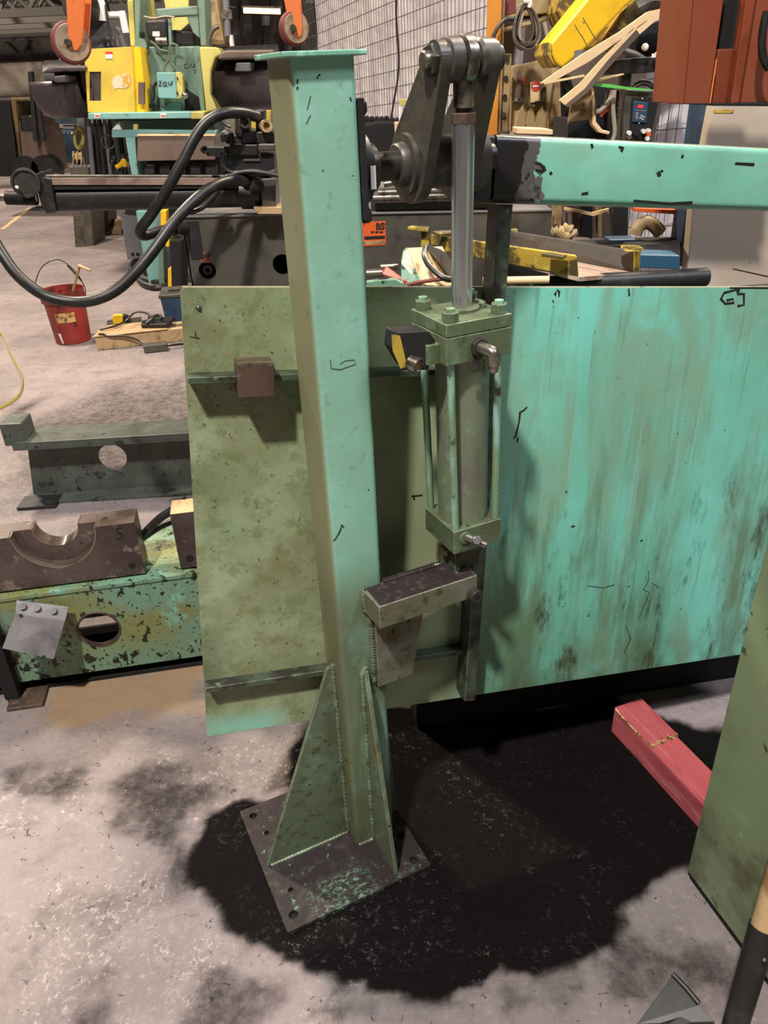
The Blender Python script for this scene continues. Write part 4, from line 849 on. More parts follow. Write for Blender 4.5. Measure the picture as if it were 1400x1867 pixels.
h_=thing('hydraulic_hose','lower thick black hydraulic hose sagging in a wide curve in front of the red bucket','hose',Fr(WY(130,550,2.3))); b.build('hose_line',m_black,h_)
b=MB(); b.cyl(WY(452,333,2.66),WY(474,337,2.72),.024,n=14); b.build('hose_ferrule',m_blackm,h_)
# ================================================================ BACKGROUND LEFT: turret machine and hall
def pg(pts, Y, t, name, m, par, bevel=0, **kw):
    b=MB(); b.slab(wseq(pts,Y),(0,t,0)); return b.build(name,m,par,bevel=bevel,**kw)
def rc(x0,y0,x1,y1): return [(x0,y0),(x1,y0),(x1,y1),(x0,y1)]
def tb(pts,Y,r,name,m,par=None,n=8,sub=5,**kw):
    b=MB(); b.tube([WY(p[0],p[1],p[2] if len(p)>2 else Y) for p in pts],r,n,sub); return b.build(name,m,par,**kw)
Y0=7.5
tm_=thing('drum_machine','large teal and yellow machine with steel drums on both sides, standing behind the hoses','machine',Fr(WZ(280,520,0)))
pg([(262,85),(356,84),(369,204),(272,206)],Y0,.35,'main_body',m_teal,tm_,.01)
pg([(250,82),(264,84),(278,206),(268,206)],Y0-.06,.42,'left_frame_plate',m_teal,tm_,.005)
pg([(352,84),(364,84),(374,204),(366,205)],Y0-.05,.42,'right_frame_plate',m_teal,tm_,.005)
b=MB(); c=WY(256,82,Y0-.07); b.cyl(c,c+Vector((0,.3,0)),.05,n=16); b.build('pivot_boss',m_teal,tm_)
pg([(335,160),(366,180),(368,204),(338,204)],Y0-.02,.03,'dark_opening',m_dark,tm_)
pg([(312,185),(285,205),(300,205),(330,205),(330,186)],Y0-.05,.06,'cast_foot',m_cyan,tm_,.01)
# upper frame
pg([(232,0),(243,0),(247,84),(238,84)],Y0+.1,.2,'lime_upright',m_lime,tm_,.005)
pg([(244,-20),(256,-20),(254,84),(247,84)],Y0-.02,.3,'teal_upright',m_teal,tm_,.005)
pg([(358,-20),(372,-20),(376,84),(366,84)],Y0-.02,.3,'teal_upright',m_teal,tm_,.005)
pg([(283,16),(360,10),(361,28),(284,32)],Y0-.03,.1,'cross_beam',m_teal,tm_,.01)
pg([(340,28),(361,28),(364,70),(352,60)],Y0-.02,.05,'corner_web',m_teal,tm_,.005)
pg([(297,-10),(343,-10),(343,12),(302,16)],Y0+.5,.05,'upper_yellow_panel',m_lime,tm_)
pg([(312,30),(340,30),(344,42),(326,58),(312,56)],Y0+.45,.05,'lower_yellow_panel',m_lime,tm_)
pg([(262,-10),(275,-10),(280,35),(266,60)],Y0+.3,.1,'lime_brace',m_lime,tm_)
pg([(264,36),(304,34),(306,70),(266,68)],Y0-.08,.2,'motor_housing',m_blackm,tm_,.02)
pg(rc(278,57,291,66),Y0-.085,.004,'white_tag',m_white,tm_)
pg([(310,54),(354,56),(356,84),(310,84)],Y0+.05,.1,'black_gearbox',m_blackm,tm_,.02)
b=MB(); b.cyl(WY(285,75,Y0-.1),WY(305,75,Y0-.1),.03,n=16); b.build('brass_coupling',m_steel,tm_)
pg([(306,34),(311,34),(313,84),(308,84)],Y0-.1,.03,'pipe_clamp_bar',m_teal,tm_)
tb([(262,30),(280,33),(300,30),(318,31)],Y0-.12,.006,'white_hose',m_cable,tm_)
tb([(275,76),(284,82),(290,90),(306,94)],Y0-.12,.009,'cable_run',m_wiring,tm_)
tb([(325,84),(314,80),(309,88),(309,104),(306,112),(300,122),(300,132)],Y0-.14,.009,'cable_run',m_wiring,tm_)
tb([(309,104),(310,112),(318,122),(324,132)],Y0-.15,.010,'cable_run',m_wiring,tm_)
tb([(286,150),(280,160),(281,175),(276,190),(266,200)],Y0-.12,.012,'cable_run',m_blackm,tm_)
tb([(290,178),(286,190),(284,200)],Y0-.12,.012,'cable_run',m_blackm,tm_)
strokes('marker_scribble',Fr(WY(340,115,Y0-.001)),1,0,[[(343,116),(336,118),(337,124),(343,124)],[(345,124),(348,116),(351,124)],[(354,116),(354,124)],[(357,117),(353,120),(358,123)],[(352,128),(358,128),(355,134)]],.004,tm_,m_ink)
# junction box lettered on the front
eb=thing('electrical_box','light blue electrical box with hand-drawn letters hanging on the teal machine','box',Fr(WY(305,180,Y0-.2)))
pg([(285,132),(319,132),(323,180),(289,179)],Y0-.2,.12,'box_body',m_cyan,eb,.006)
pg([(319,132),(327,131),(332,139),(334,176),(323,181)],Y0-.19,.10,'yellow_side_door',m_lime,eb,.004)
strokes('hand_drawn_lettering',Fr(WY(300,155,Y0-.2005)),1,0,[[(289,149),(294,148),(292,153),(289,157),(295,157)],[(300,149),(297,153),(299,158),(303,156),(303,151),(300,149)],[(301,154),(305,159)],[(307,149),(308,157),(311,152),(312,157),(314,148)]],.0055,eb,m_ink)
for y in (143,170): pg([(322,y-3),(324,y-3),(325,y+3),(323,y+3)],Y0-.205,.01,'latch',m_ink,eb)
b=MB(); b.ball(tuple(WY(337,174,Y0-.18)),.03,12); b.build('round_knob',m_steel,eb)
# yellow guard
yg=thing('yellow_guard_box','yellow sheet-metal guard box with a small mesh window on the drum machine table','guard',Fr(WY(205,206,Y0-.25)))
b=MB(Fr(WY(205,206,Y0-.25))); fr_=b.f
b.prism(fr_.p2([(153,90),(241,85),(247,205),(160,205)],1,0),1,0,.01,[fr_.p2(rc(163,131,184,184),1,0)]); b.build('front_panel',m_yel,yg,.002)
pg([(241,85),(256,86),(267,205),(247,205)],Y0-.24,.35,'side_panel',m_yel2,yg,.004)
pg([(153,90),(241,85),(256,86),(170,91)],Y0-.24,.35,'top_panel',m_yel2,yg)
mw=MB(fr_)
q0=fr_.p2(rc(163,131,186,184),1,.02)
for i in range(13):
    x=q0[0][0]+(q0[1][0]-q0[0][0])*i/12; mw.box(x-.0015,x+.0015,.018,.021,q0[2][1],q0[0][1])
for i in range(26):
    z=q0[2][1]+(q0[0][1]-q0[2][1])*i/25; mw.box(q0[0][0],q0[1][0],.018,.021,z-.0015,z+.0015)
mw.build('window_mesh',m_wire,yg,kind='stuff')
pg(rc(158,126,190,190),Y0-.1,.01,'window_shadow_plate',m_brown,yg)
pg(rc(192,94,205,99),Y0-.254,.003,'danger_label_red',m_lred,yg); pg(rc(192,99,205,107),Y0-.254,.003,'danger_label_white',m_white,yg)
pg([(206,143),(214,137),(222,139),(226,133),(236,135),(239,144),(236,157),(226,162),(216,160),(208,163),(204,152)],Y0-.2525,.002,'torn_decal',mat('torn_decal',(206,190,168),[D(c=(190,150,60),s=16,lo=.5,hi=.6)],rough=.7),yg)
pg(rc(252,150,262,190),Y0-.3,.05,'handle_recess',m_brown,yg)
# drums
def half_drum(xa,xb,yc,ry,Yc,name,lab,closed=False):
    a=WY(xa,yc,Yc); c=WY(xb,yc,Yc); R=ry/FPX*(Yc*.9)
    dr=thing(name,lab,'drum',Fr(a)); ln=(c-a).length; n=24
    for nm,a0,a1,m in (('lower_shell',180,362,m_drum),):
        vs=[];fs=[]
        prof=[(0,R*.80),(ln*.06,R*.93),(ln*.2,R),(ln,R)] if not closed else [(0,R),(ln,R)]
        for h,r in prof:
            for i in range(n+1):
                t=math.radians(a0+(a1-a0)*i/n); vs.append((a.x+h,a.y+r*math.cos(t),a.z+(r*math.sin(t))))
        m_=n+1
        for k in range(len(prof)-1):
            for i in range(n): fs.append((k*m_+i,k*m_+i+1,(k+1)*m_+i+1,(k+1)*m_+i))
        b=MB(); b.add(vs,fs,True); o=b.build(nm,m,dr); s=o.modifiers.new('thick','SOLIDIFY'); s.thickness=.02
    return dr,a,R,ln
dr,a,R,ln=half_drum(70,160,150,58,Y0+.15,'steel_drum','steel drum with a cut lower half at the left side of the yellow guard')
b=MB(); b.cyl(a+Vector((ln*.25,0,.0)),a+Vector((ln,0,.0)),R*.55,n=28); b.build('inner_drum',m_blackm,dr)
pg([(97,139),(118,137),(119,150),(98,150)],Y0-.35,.3,'clamp_block',m_drum,dr,.01)
b=MB(); b.lathe(a+Vector((ln*.5,0,.0)),(1,0,0),[(0,R+.001),(0,R+.012),(.03,R+.012),(.03,R)],40); b.s=b.s; 
b=MB(); c_=WY(104,186,Y0-.30); b.cyl(c_,c_-Vector((0,.02,-.0)),.03,n=14); b.build('plug_hole',m_dark,dr)
pg([(73,134),(84,124),(98,119),(156,119),(156,129),(100,131)],Y0-.3,.6,'upper_cover',m_drum,dr,.02)
dr2,a,R,ln=half_drum(392,510,131,62,Y0+.15,'steel_drum','steel drum with a shiny upper edge between the lime ring and the post',True)
b=MB(); b.cyl(a+Vector((ln*.02,0,0)),a+Vector((ln,0,0)),R*.6,n=28); b.build('inner_drum',m_blackm,dr2)
pg([(430,113),(457,113),(456,130),(428,130)],Y0-.3,.25,'clamp_block',m_galv,dr2,.01)
pg([(396,107),(404,94),(412,91),(500,90),(500,106),(402,109)],Y0-.35,.5,'upper_cover',m_brown,dr2,.02)
for x,y,w in ((446,172,6),(470,170,6),(455,163,3),(427,175,2)): pg(rc(x,y,x+w,y+8),Y0-.345,.02,'oil_hole',m_dark,dr2)
# lime ring body
lr=thing('lime_ring_housing','pale yellow-green ring housing of the drum machine beside the right drum','housing',Fr(WY(380,206,Y0)))
pg([(363,85),(395,86),(404,98),(392,106),(384,130),(384,172),(396,200),(376,206)],Y0-.22,.4,'ring_casting',m_lime,lr,.01)
c=WY(412,142,Y0-.1); b=MB(); ringp=[c+Vector((-.0-.14*math.sin(t)*1.0,-.05,.36*math.cos(t))) for t in [math.pi*i/16 for i in range(17)]]
b.tube(ringp,.016,8,3); b.build('ring_hose',m_dgray,lr)
# table and base
tbm=thing('machine_table','cyan steel table frame with labels carrying the drum machine','frame',Fr(WZ(285,520,0)))
pg([(160,206),(348,204),(348,216),(161,218)],Y0-.35,.8,'table_rail',m_cyan,tbm,.006)
pg([(348,204),(372,204),(372,217),(348,217)],Y0-.35,.8,'table_rail_end',m_lime,tbm,.006)
for x in (178,298): pg(rc(x-6,207,x+5,215),Y0-.355,.004,'rail_label',m_white,tbm); pg(rc(x-5,210,x+4,212),Y0-.358,.004,'rail_label_print',m_lred,tbm)
pg([(205,220),(240,218),(392,217),(395,245),(220,248)],Y0,.5,'under_frame',m_teal,tbm,.01)
pg([(203,238),(258,236),(395,238),(395,247),(204,251)],Y0-.3,.1,'cyan_beam',m_cyan,tbm,.005)
pg([(203,237),(216,222),(221,237)],Y0-.28,.1,'cast_lug',m_white,tbm,.005)
pg(rc(242,226,250,238),Y0-.3,.08,'lug_block',m_lime,tbm,.01)
pg([(251,247),(391,247),(392,291),(250,294)],Y0-.35,.03,'brown_apron',m_brown,tbm,.004)
pg([(250,245),(392,245),(392,248),(250,248)],Y0-.36,.05,'apron_lip',m_cream,tbm)
pg([(228,250),(246,250),(252,320),(240,320)],Y0-.3,.2,'table_leg',m_cyan,tbm,.005)
pg([(252,293),(400,293),(402,420),(262,420)],Y0-.1,.5,'dark_underside',m_dark,tbm)
for i in range(5): pg(rc(262+i*28,300,282+i*28,318),Y0-.25,.1,'under_block',m_blackm,tbm,.01)
pg([(248,385),(300,385),(304,522),(272,522)],Y0-.2,.5,'base_column',m_cyan,tbm,.006)
pg([(284,385),(296,385),(300,522),(290,522)],Y0-.3,.15,'base_column_flange',m_teal,tbm,.006)
for (x0,x1,yy0,yy1) in ((293,303,384,418),(302,309,418,450),(306,313,490,545)): pg(rc(x0,yy0,x1,yy1),Y0-.5,.1,'yellow_guard_strip',m_yel2,tbm,.004)
pg([(309,440),(330,440),(330,540),(315,540)],Y0-.6,.3,'dark_base_block',m_dark,tbm)
gp_=thing('grey_side_cabinet','grey cabinet panel with two round holes at the foot of the drum machine','cabinet',Fr(WZ(240,474,0)))
pg([(219,391),(254,394),(262,470),(232,473)],Y0+.3,.3,'panel_body',m_gray,gp_,.006)
for x in (242,251): b=MB(); c=WY(x,464,Y0+.298); b.cyl(c,c+Vector((0,.004,0)),.018,n=14); b.build('round_hole',m_dark,gp_)
pg(rc(228,380,252,396),Y0+.32,.2,'top_motor',m_blackm,gp_,.01)
pg([(247,384),(262,384),(275,470),(262,475)],Y0+.1,.2,'side_flange',m_cyan,gp_,.006)
for i,pts in enumerate(([(256,473),(244,478),(239,490),(248,502),(275,513),(310,515)],[(250,505),(262,518),(285,524),(312,518)],[(262,495),(285,500),(312,500)])):
    b=MB(); b.tube([WZ(x,y,.03) for x,y in pts],.028,8,5); o=b.build('floor_hose',m_blackm); tag(o,['upper','lowest','middle'][i]+' black hose lying on the floor at the foot of the cyan machine base','hose','floor hoses')
# pipes and valves clutter between table and far hall
pr=thing('pipe_rack','grey column with dark vertical pipes under the left end of the cyan table','pipes',Fr(WZ(200,320,0)))
pg([(137,207),(152,207),(166,300),(152,302)],Y0+.6,.1,'grey_column',m_gray,pr,.01)
for i,(x,w,m) in enumerate(((161,5,m_gray),(172,3,m_blackm),(180,5,m_blackm),(190,4,m_gray),(199,4,m_blackm),(207,6,m_teal),(215,4,m_blackm),(223,5,m_gray))):
    b=MB(); b.cyl(WY(x,216,Y0+.2),WY(x+9+i,322,Y0+.2),w/1400*6.2,n=10); b.build('vertical_pipe',m,pr)
pg([(160,225),(235,225),(245,322),(170,322)],Y0+.7,.3,'rear_panel',m_dark,pr)
for i in range(9):
    x=205+i*4+random.uniform(-3,3); y=random.uniform(285,312)
    b=MB(); b.ball(tuple(WY(x,y,Y0)),.03,10); b.build('valve_knob',random.choice([m_steel,m_blackm,m_blackm]),pr)
tb([(212,305),(220,300),(226,292),(228,304)],Y0-.02,.02,'yellow_handle',m_yel2,pr)
b=MB(); b.lathe(WY(198,258,Y0),(0,-1,0),[(0,.05),(.0,.06),(.02,.06),(.02,.05)],20); b.build('hand_wheel',m_steel,pr)
# grey press body behind the yellow guard
gb=thing('grey_press','grey cast press body with a round tank and white pipe behind the yellow guard box','press',Fr(WY(180,130,9.2)))
pg([(107,86),(153,40),(153,120),(104,122)],9.2,.6,'left_casting',m_gray,gb,.03)
pg([(153,38),(205,40),(222,90),(153,92)],9.1,.6,'body_casting',m_gray,gb,.03)
pg([(200,40),(218,52),(232,90),(210,90)],9.15,.5,'rear_casting',m_gray,gb,.02)
c=WY(158,14,9.0); b=MB(); b.lathe(c-Vector((0,.3,0)),(0,1,0),[(0,.001),(0,.13),(.1,.17),(.5,.17),(.5,.001)],32); b.build('round_tank',m_blackm,gb)
tb([(172,-10),(182,5),(186,20),(188,38)],8.9,.05,'white_bend',m_white,gb,10,5)
tb([(188,28),(205,27),(222,27)],8.9,.028,'white_pipe',m_white,gb,10,1)
b=MB(); b.cyl(WY(222,20,8.9),WY(230,60,8.9),.035,n=14); b.build('white_cylinder',m_white,gb)
tb([(193,8),(195,30),(200,60),(206,84)],8.85,.012,'cable_run',m_blackm,gb)
b=MB(); c=WY(198,81,9.0); b.lathe(c,(0,-1,0),[(0,.02),(0,.045),(.05,.045),(.05,.02)],16); b.build('grommet',m_blackm,gb)
pg([(206,71),(216,71),(217,84),(207,84)],9.05,.04,'name_plate',m_galv,gb)
# tan leaning duct and lamp pipe right of the frame
dt=thing('tan_duct','dull tan conical duct hanging right of the teal upright','duct',Fr(WY(390,80,8.6)))
pg([(372,-20),(394,-20),(408,60),(412,85),(376,82)],8.6,.4,'duct_body',m_tan,dt,.05)
pp_=thing('hanging_pipe','thin grey pipe with a white lower sleeve hanging below the ceiling near the lamp','pipe',Fr(WY(420,90,8.4)))
b=MB(); b.cyl(WY(412,0,8.4),WY(416,66,8.4),.03,n=12); b.build('pipe_body',m_gray,pp_)
b=MB(); b.cyl(WY(421,64,8.4),WY(424,88,8.4),.022,n=12); b.build('white_sleeve',m_white,pp_)
b=MB(); b.box(*[v for v in (lambda p:(p.x-.05,p.x+.05,p.y-.03,p.y+.03,p.z-.03,p.z+.04))(WY(413,28,8.4))]); b.build('bracket',m_steel,pp_)
# dark tarpaulin behind lamp
b=MB(); vs=[];
for j in range(9):
    for i in range(17):
        x=378+(600-378)*i/16; y=-30+ (120+30)*j/8; p_=WY(x,y,12.5); vs.append((p_.x,p_.y+.25*math.sin(i*1.7+j*.4),p_.z))
b.add(vs,[(j*17+i,j*17+i+1,(j+1)*17+i+1,(j+1)*17+i) for j in range(8) for i in range(16)],True)
o=b.build('dark_tarpaulin',mat('dark_tarp',(62,56,54),[D(c=(44,40,40),s=2,lo=.4,hi=.6)],rough=.5)); s=o.modifiers.new('t','SOLIDIFY'); s.thickness=.01; tag(o,'dark grey tarpaulin curtain behind the fluorescent lamp and the post top','tarpaulin')
# fluorescent lamp
la=thing('fluorescent_lamp','lit warm fluorescent tube lamp hanging high in front of the dark tarpaulin','lamp',Fr(WY(478,20,11.5)))
b=MB(); b.cyl(WY(444,19,11.5),WY(511,21,11.5),.030,n=12); b.build('tube',emis('lamp_glow',(255,208,140),3.2),la)
pg([(440,10),(514,12),(514,16),(440,14)],11.5,.12,'reflector',m_dsteel,la)
tb([(430,14),(400,10),(380,8)],11.5,.012,'feed_cable',m_blackm,la)
# orange lifting arms with sheaves
for i,(pts,c,rx,lab) in enumerate((([(118,-30),(156,-30),(150,70),(148,82),(140,93),(130,90),(125,80)],(130,78),.082,'orange lifting arm with a round sheave hanging above the left steel drum'),
        ([(512,-30),(543,-30),(551,50),(549,64),(542,71),(535,68),(528,55)],(536,52),.066,'orange lifting arm with a round sheave hanging just above the post cap'))):
    Yh=4.2; ha=thing('lifting_arm',lab,'hook',Fr(WY(pts[4][0],pts[4][1],Yh)),'orange lifting arms')
    b=MB(); b.slab(wseq(pts,Yh),(0,.015,0)); b.build('arm_plate',m_orange2,ha,bevel=.003)
    b=MB(); b.slab([p_+Vector((0,.09,0)) for p_ in wseq(pts,Yh)],(0,.015,0)); b.build('arm_plate',m_orange2,ha,bevel=.003)
    p_=WY(c[0],c[1],Yh+.03); d_=Vector((.62,-1,.05))
    b=MB(); b.lathe(p_+d_.normalized()*-.015,d_,[(0,.001),(0,rx*.8),(-.004,rx*1.06),(.004,rx*1.10),(.012,rx*1.02),(.018,rx*.9),(.026,rx*1.02),(.034,rx*1.06),(.038,rx*1.0),(.042,rx*.8),(.036,rx*.72),(.036,.001)],36); b.build('sheave',m_maroon,ha)
    b=MB(); b.lathe(p_+d_.normalized()*.022,d_,[(0,.001),(0,rx*.96),(.006,rx*.92),(.007,.001)],36); b.build('sheave_face',m_sheave,ha)
    b=MB(); b.cyl(p_-Vector((0,.06,0)),p_+Vector((0,.1,0)),.014,n=14); b.build('axle_pin',m_dsteel,ha)
# hall far left
fk=thing('forklift','dark forklift with yellow-tan body and upright mast parked at the far left','forklift',Fr(WZ(60,322,0)))
YF=12.5
pg([(-30,180),(18,182),(34,322),(-30,322)],YF,1.0,'dark_body',m_dark,fk,.02)
pg([(18,180),(28,181),(40,300),(36,322),(30,260)],YF-.05,.5,'rear_guard_post',m_fkp,fk,.02)
pg([(18,178),(64,180),(64,186),(18,184)],YF-.05,.8,'overhead_guard',m_fkp,fk,.02)
pg([(32,220),(58,212),(84,252),(92,318),(38,322)],YF,.8,'hull',m_brown,fk,.04)
pg([(34,210),(58,208),(60,240),(36,240)],YF-.03,.5,'seat_back',m_blackm,fk,.04)
for x in (50,63): b=MB(); b.slab(wseq([(x,130 if x==50 else 182),(x+7,130 if x==50 else 184),(x+18,258),(x+10,258)],YF-.2),(0,.12,0)); b.build('mast_rail',m_blackm,fk,bevel=.01)
for x,y in ((46,312),(82,310)):
    b=MB(); c=WY(x,y,YF-.1); b.cyl(c,c+Vector((0,.25,0)),.2,n=24); b.build('wheel',m_black,fk)
bm_=thing('blue_black_machine','dark blue machine with a row of small details standing at the far block wall','machine',Fr((WY(115,285,22).x,22,0)))
pg([(92,212),(138,214),(140,226),(93,226)],22,.5,'upper_housing',m_blue,bm_,.02)
pg([(90,236),(140,238),(149,296),(93,298)],22,.8,'lower_housing',m_blue,bm_,.02)
pg([(92,226),(100,226),(102,238),(94,238)],22,.3,'neck',m_blackm,bm_,.01)
for i in range(6): pg(rc(94+i*7,241,98+i*7,244),21.97,.02,'indicator',random.choice([m_galv,m_white]),bm_)
pg(rc(114,228,136,236),22.1,.2,'grey_head',m_gray,bm_,.02)
rd=Fr(WZ(97,335,0)); b=MB(rd); b.cyl((0,0,0),(0,0,.60),.20,n=24); tag(b.build('red_drum',m_maroon,bevel=.01),'small dark red drum on the floor beside the forklift','drum')
GR=lambda pts,Y:[(x,P_) for x,P_ in pts]
sc=thing('small_grey_cabinet','small grey cabinet with a tan valve block on top, left of the pipe rack','cabinet',Fr(WZ(145,330,0)))
pg([(127,304),(160,303),(170,452),(137,455)],9.5,.5,'cabinet_body',m_dgray,sc,.01)
pg([(127,302),(177,300),(177,305),(127,307)],9.5,.5,'cabinet_top',m_gray,sc,.005)
pg([(130,281),(158,279),(160,291),(132,292)],9.5,.2,'valve_block',m_tan,sc,.01)
pg(rc(135,291,158,302),9.6,.2,'valve_base',m_blackm,sc,.01)
for x in (133,140,148,156): pg(rc(x-1,276,x+1,302),9.48,.03,'valve_stem',m_tan,sc)
rc_=thing('yellow_rope_coil','coil of yellow rope hanging on the grey column left of the cyan table','rope',Fr(WY(144,252,7.9)))
for i in range(6): tb([(144+(5+i*.6)*math.cos(t),252+(14+i)*math.sin(t)) for t in [2*math.pi*k/12 for k in range(13)]],7.9-.02*i,.012,'rope_turn',m_strap,rc_)
#'coil of yellow rope hanging on the grey column','rope')
db=thing('dark_crate','dark metal crate standing on the floor below the horizontal ram','crate',Fr(WZ(165,428,0)))
YQ=WZ(160,428,0).y; pg([(136,384),(178,384),(180,427),(146,428)],YQ,.5,'crate_front',m_dgray,db,.01); pg([(178,384),(196,384),(198,420),(181,427)],YQ+.02,.4,'crate_side',m_blackm,db,.01)
b=MB(); b.slab([WZ(194,426,0),WZ(222,426,0),WZ(222,404,.12),WZ(198,400,.12)],(0,0,.02)); tag(b.build('cardboard_flap',m_card),'flat brown cardboard piece beside the dark crate','cardboard')
# painted floor lines
for i,(pts) in enumerate(([(0,418),(8,418),(60,378),(52,378)],[(165,450),(172,450),(179,430),(173,430)])):
    b=MB(); b.slab([WZ(x,y,.0006) for x,y in pts],(0,0,.001)); o=b.build('trim_%d'%(i+1),mat('faded_yellow_line',(206,180,128),[D(c=(170,152,128),s=8,lo=.45,hi=.6)],rough=.8)); struct(o)
# ================================================================ BACKGROUND MIDDLE: plastic sheeting and wire mesh
wd_=-ray(83,277); wh=Vector((wd_.x,wd_.y,0)).normalized()
o0=WY(562,235,8.6)
WF=Fr(o0,wh,Vector((-wh.y,wh.x,0)),(0,0,1))
slope=wd_.z/math.hypot(wd_.x,wd_.y)
LW=WF.px(904,200,1,0)[0]
m_sheet=mat('white_plastic_sheeting',(204,198,204),[D(c=(176,170,180),s=30,lo=.42,hi=.66,st=(1,1,.04)),D(c=(214,208,208),s=1.2,lo=.5,hi=.7)],rough=.32,bump=.5,bscale=14)
def mesh_wall(WF,LW,z0,z1,dv,dz,slope,lab,lab2,crumple):
    mp_=thing('wire_mesh_wall',lab,'mesh',WF); hw=vw=None
    for i in range(int((z1-z0)/dz)):
        z=z0+i*dz
        if hw is None:
            hw=MB(WF).tube([(0,0,0),(LW,0,LW*slope)],.0030,4,1).build('wire',m_wire,mp_); hw.location=(0,0,z)
        else: c=hw.copy(); COL.objects.link(c); c.location=(0,0,z)
    for i in range(int(LW/dv)+1):
        if vw is None: vw=MB(WF).tube([(0,0,z0-.1),(0,0,z1)],.0022,4,1).build('wire',m_wire,mp_); vw.location=(0,-.004,0)
        else: c=vw.copy(); COL.objects.link(c); c.location=(i*dv,-.004,0)
    N1,N2=int(LW*22),40; vs=[]
    for j in range(N2+1):
        for i in range(N1+1):
            u=LW*i/N1; z=z0-.2+(z1-z0+.3)*j/N2
            dr=.02*math.sin(i*.9+math.sin(j*.35)*1.2)+.04*noise.noise(Vector((u*1.3,z*1.1,2)))+.02*noise.noise(Vector((u*6,z*1.5,5)))
            if crumple and z>1.0 and u<2.5: dr+=.16*noise.noise(Vector((u*3.0,z*2.4,8)))*min(1,(z-1.0))
            vs.append((u,.15+dr,z))
    o=MB(WF).add(vs,[(j*(N1+1)+i,j*(N1+1)+i+1,(j+1)*(N1+1)+i+1,(j+1)*(N1+1)+i) for j in range(N2) for i in range(N1)],True).build('plastic_sheeting',m_sheet)
    s=o.modifiers.new('t','SOLIDIFY'); s.thickness=.004; tag(o,lab2,'sheeting')
mesh_wall(WF,LW,-1.35,2.2,.052,.105,slope,'tall galvanised wire mesh partition between the post cap and the orange front post','white plastic sheeting hanging behind the tall wire mesh partition',True)
WF2=Fr(WY(1142,440,4.4),(.95,-.30,0),(.30,.95,0))
mesh_wall(WF2,WF2.px(1312,300,1,0)[0],-.4,1.35,.046,.118,.05,'short wire mesh section right of the control box beside the blue column','white sheeting behind the short mesh section beside the blue column',False)
tag(tb([(724,-20),(722,20),(724,60),(727,110),(724,150),(717,190),(712,225)],5.2,.006,'hanging_cable',m_blackm),'thin black cable hanging in front of the wire mesh','cable')
for i,(x,z_) in enumerate(((700,0),)):
    pass
bk_=thing('far_black_machine','low black machine seen between post and crank lever in front of the mesh','machine',Fr(WY(710,300,6.2)))
pg([(662,226),(690,220),(738,222),(744,330),(660,330)],6.1,.3,'machine_body',m_dark,bk_,.02)
for i in range(7):
    x=664+i*9; tb([(x,226),(x+3,214+random.uniform(0,6)),(x+8,218),(x+10,230)],6.15,.014,'cable_loop',m_black,bk_,6,4)
yb_=thing('cream_toggle_bracket','small cream-yellow bracket tool standing behind the crank lever','bracket',Fr(WY(745,235,5.6)))
pg([(728,181),(764,180),(764,224),(750,224),(750,193),(729,193)],5.6,.05,'bracket_frame',m_lime,yb_,.004)
pg([(720,224),(762,223),(762,262),(722,262)],5.6,.15,'bracket_base',m_cream,yb_,.004)
b=MB(); b.cyl(WY(731,194,5.58),WY(731,224,5.58),.014,n=12); b.build('clear_tube',m_white,yb_)
# ================================================================ BACKGROUND RIGHT
YT=4.6
rk=thing('tan_rack','tall tan steel equipment rack with orange front post, doors and dark recess','rack',Fr(WY(1000,330,YT)))
pg([(893,-30),(916,-30),(903,340),(884,340)],YT-.25,.08,'orange_front_post',m_orpost,rk,.004)
pg([(916,-30),(922,-30),(912,240),(905,240)],YT-.2,.05,'post_lip',m_tan,rk,.003)
pg([(916,98),(933,98),(926,240),(904,240)],YT-.15,.04,'bolted_strip',m_tan,rk,.003)
for y in (108,142,176,209): b=MB(); c=WY(924-(y-108)*.06,y,YT-.155); b.cyl(c,c-Vector((0,.012,0)),.012,n=6); b.build('strip_bolt',m_dsteel,rk)
pg([(900,-30),(1140,-30),(1140,345),(900,345)],YT+.55,.05,'rear_panel',m_brown,rk)
pg([(916,-30),(1018,-30),(1018,12),(1016,22),(916,34)],YT-.1,.5,'top_box',m_tan,rk,.006)
pg([(917,2),(940,-3),(941,22),(918,29)],YT-.105,.005,'maroon_sign',m_maroon,rk)
pg([(912,52),(1024,24),(1024,30),(912,59)],YT-.12,.4,'shelf_angle',m_tan,rk,.003)
pg([(934,120),(1002,106),(1010,140),(996,240),(930,240)],YT,.05,'pale_door_panel',m_tan,rk,.006)
pg([(1000,106),(1020,100),(1024,240),(1000,240)],YT+.05,.05,'second_door_panel',m_tan,rk,.006)
pg([(942,130),(950,128),(950,180),(944,180)],YT-.01,.01,'door_slot',m_brown,rk)
for x in (938,978): 
    b=MB(); c=WY(x,187 if x<950 else 183,YT-.03); b.slab(wseq([(x-2,185),(x+16,183),(x+16,187),(x-2,189)],YT-.04),(0,.03,0)); b.build('door_handle',m_blackm,rk,bevel=.003)
    pg([(x+12,160),(x+18,158),(x+17,188),(x+11,188)],YT-.03,.02,'latch_arm',m_steel,rk)
pg([(966,150),(984,148),(984,186),(967,187)],YT-.012,.004,'notice_sheet',m_cream,rk)
b=MB(); c=WY(977,157,YT-.014); b.lathe(c,(0,-1,0),[(0,.001),(0,.024),(.002,.024),(.002,.001)],24); b.build('red_stop_sign',m_lred,rk)
pg(rc(971,155.5,983,158.5),YT-.018,.002,'sign_bar',m_white,rk)
pg(rc(953,141,959,154),YT-.01,.006,'orange_tag',m_lor,rk)
for x in (945,962,980): pg([(x,205),(x+9,190),(x+16,240),(x-8,240)],YT-.03,.03,'stiffener_fin',m_tan,rk,.002)
pg([(1008,90),(1034,90),(1034,345),(1002,345)],YT+.1,.1,'dark_upright',m_dark,rk)
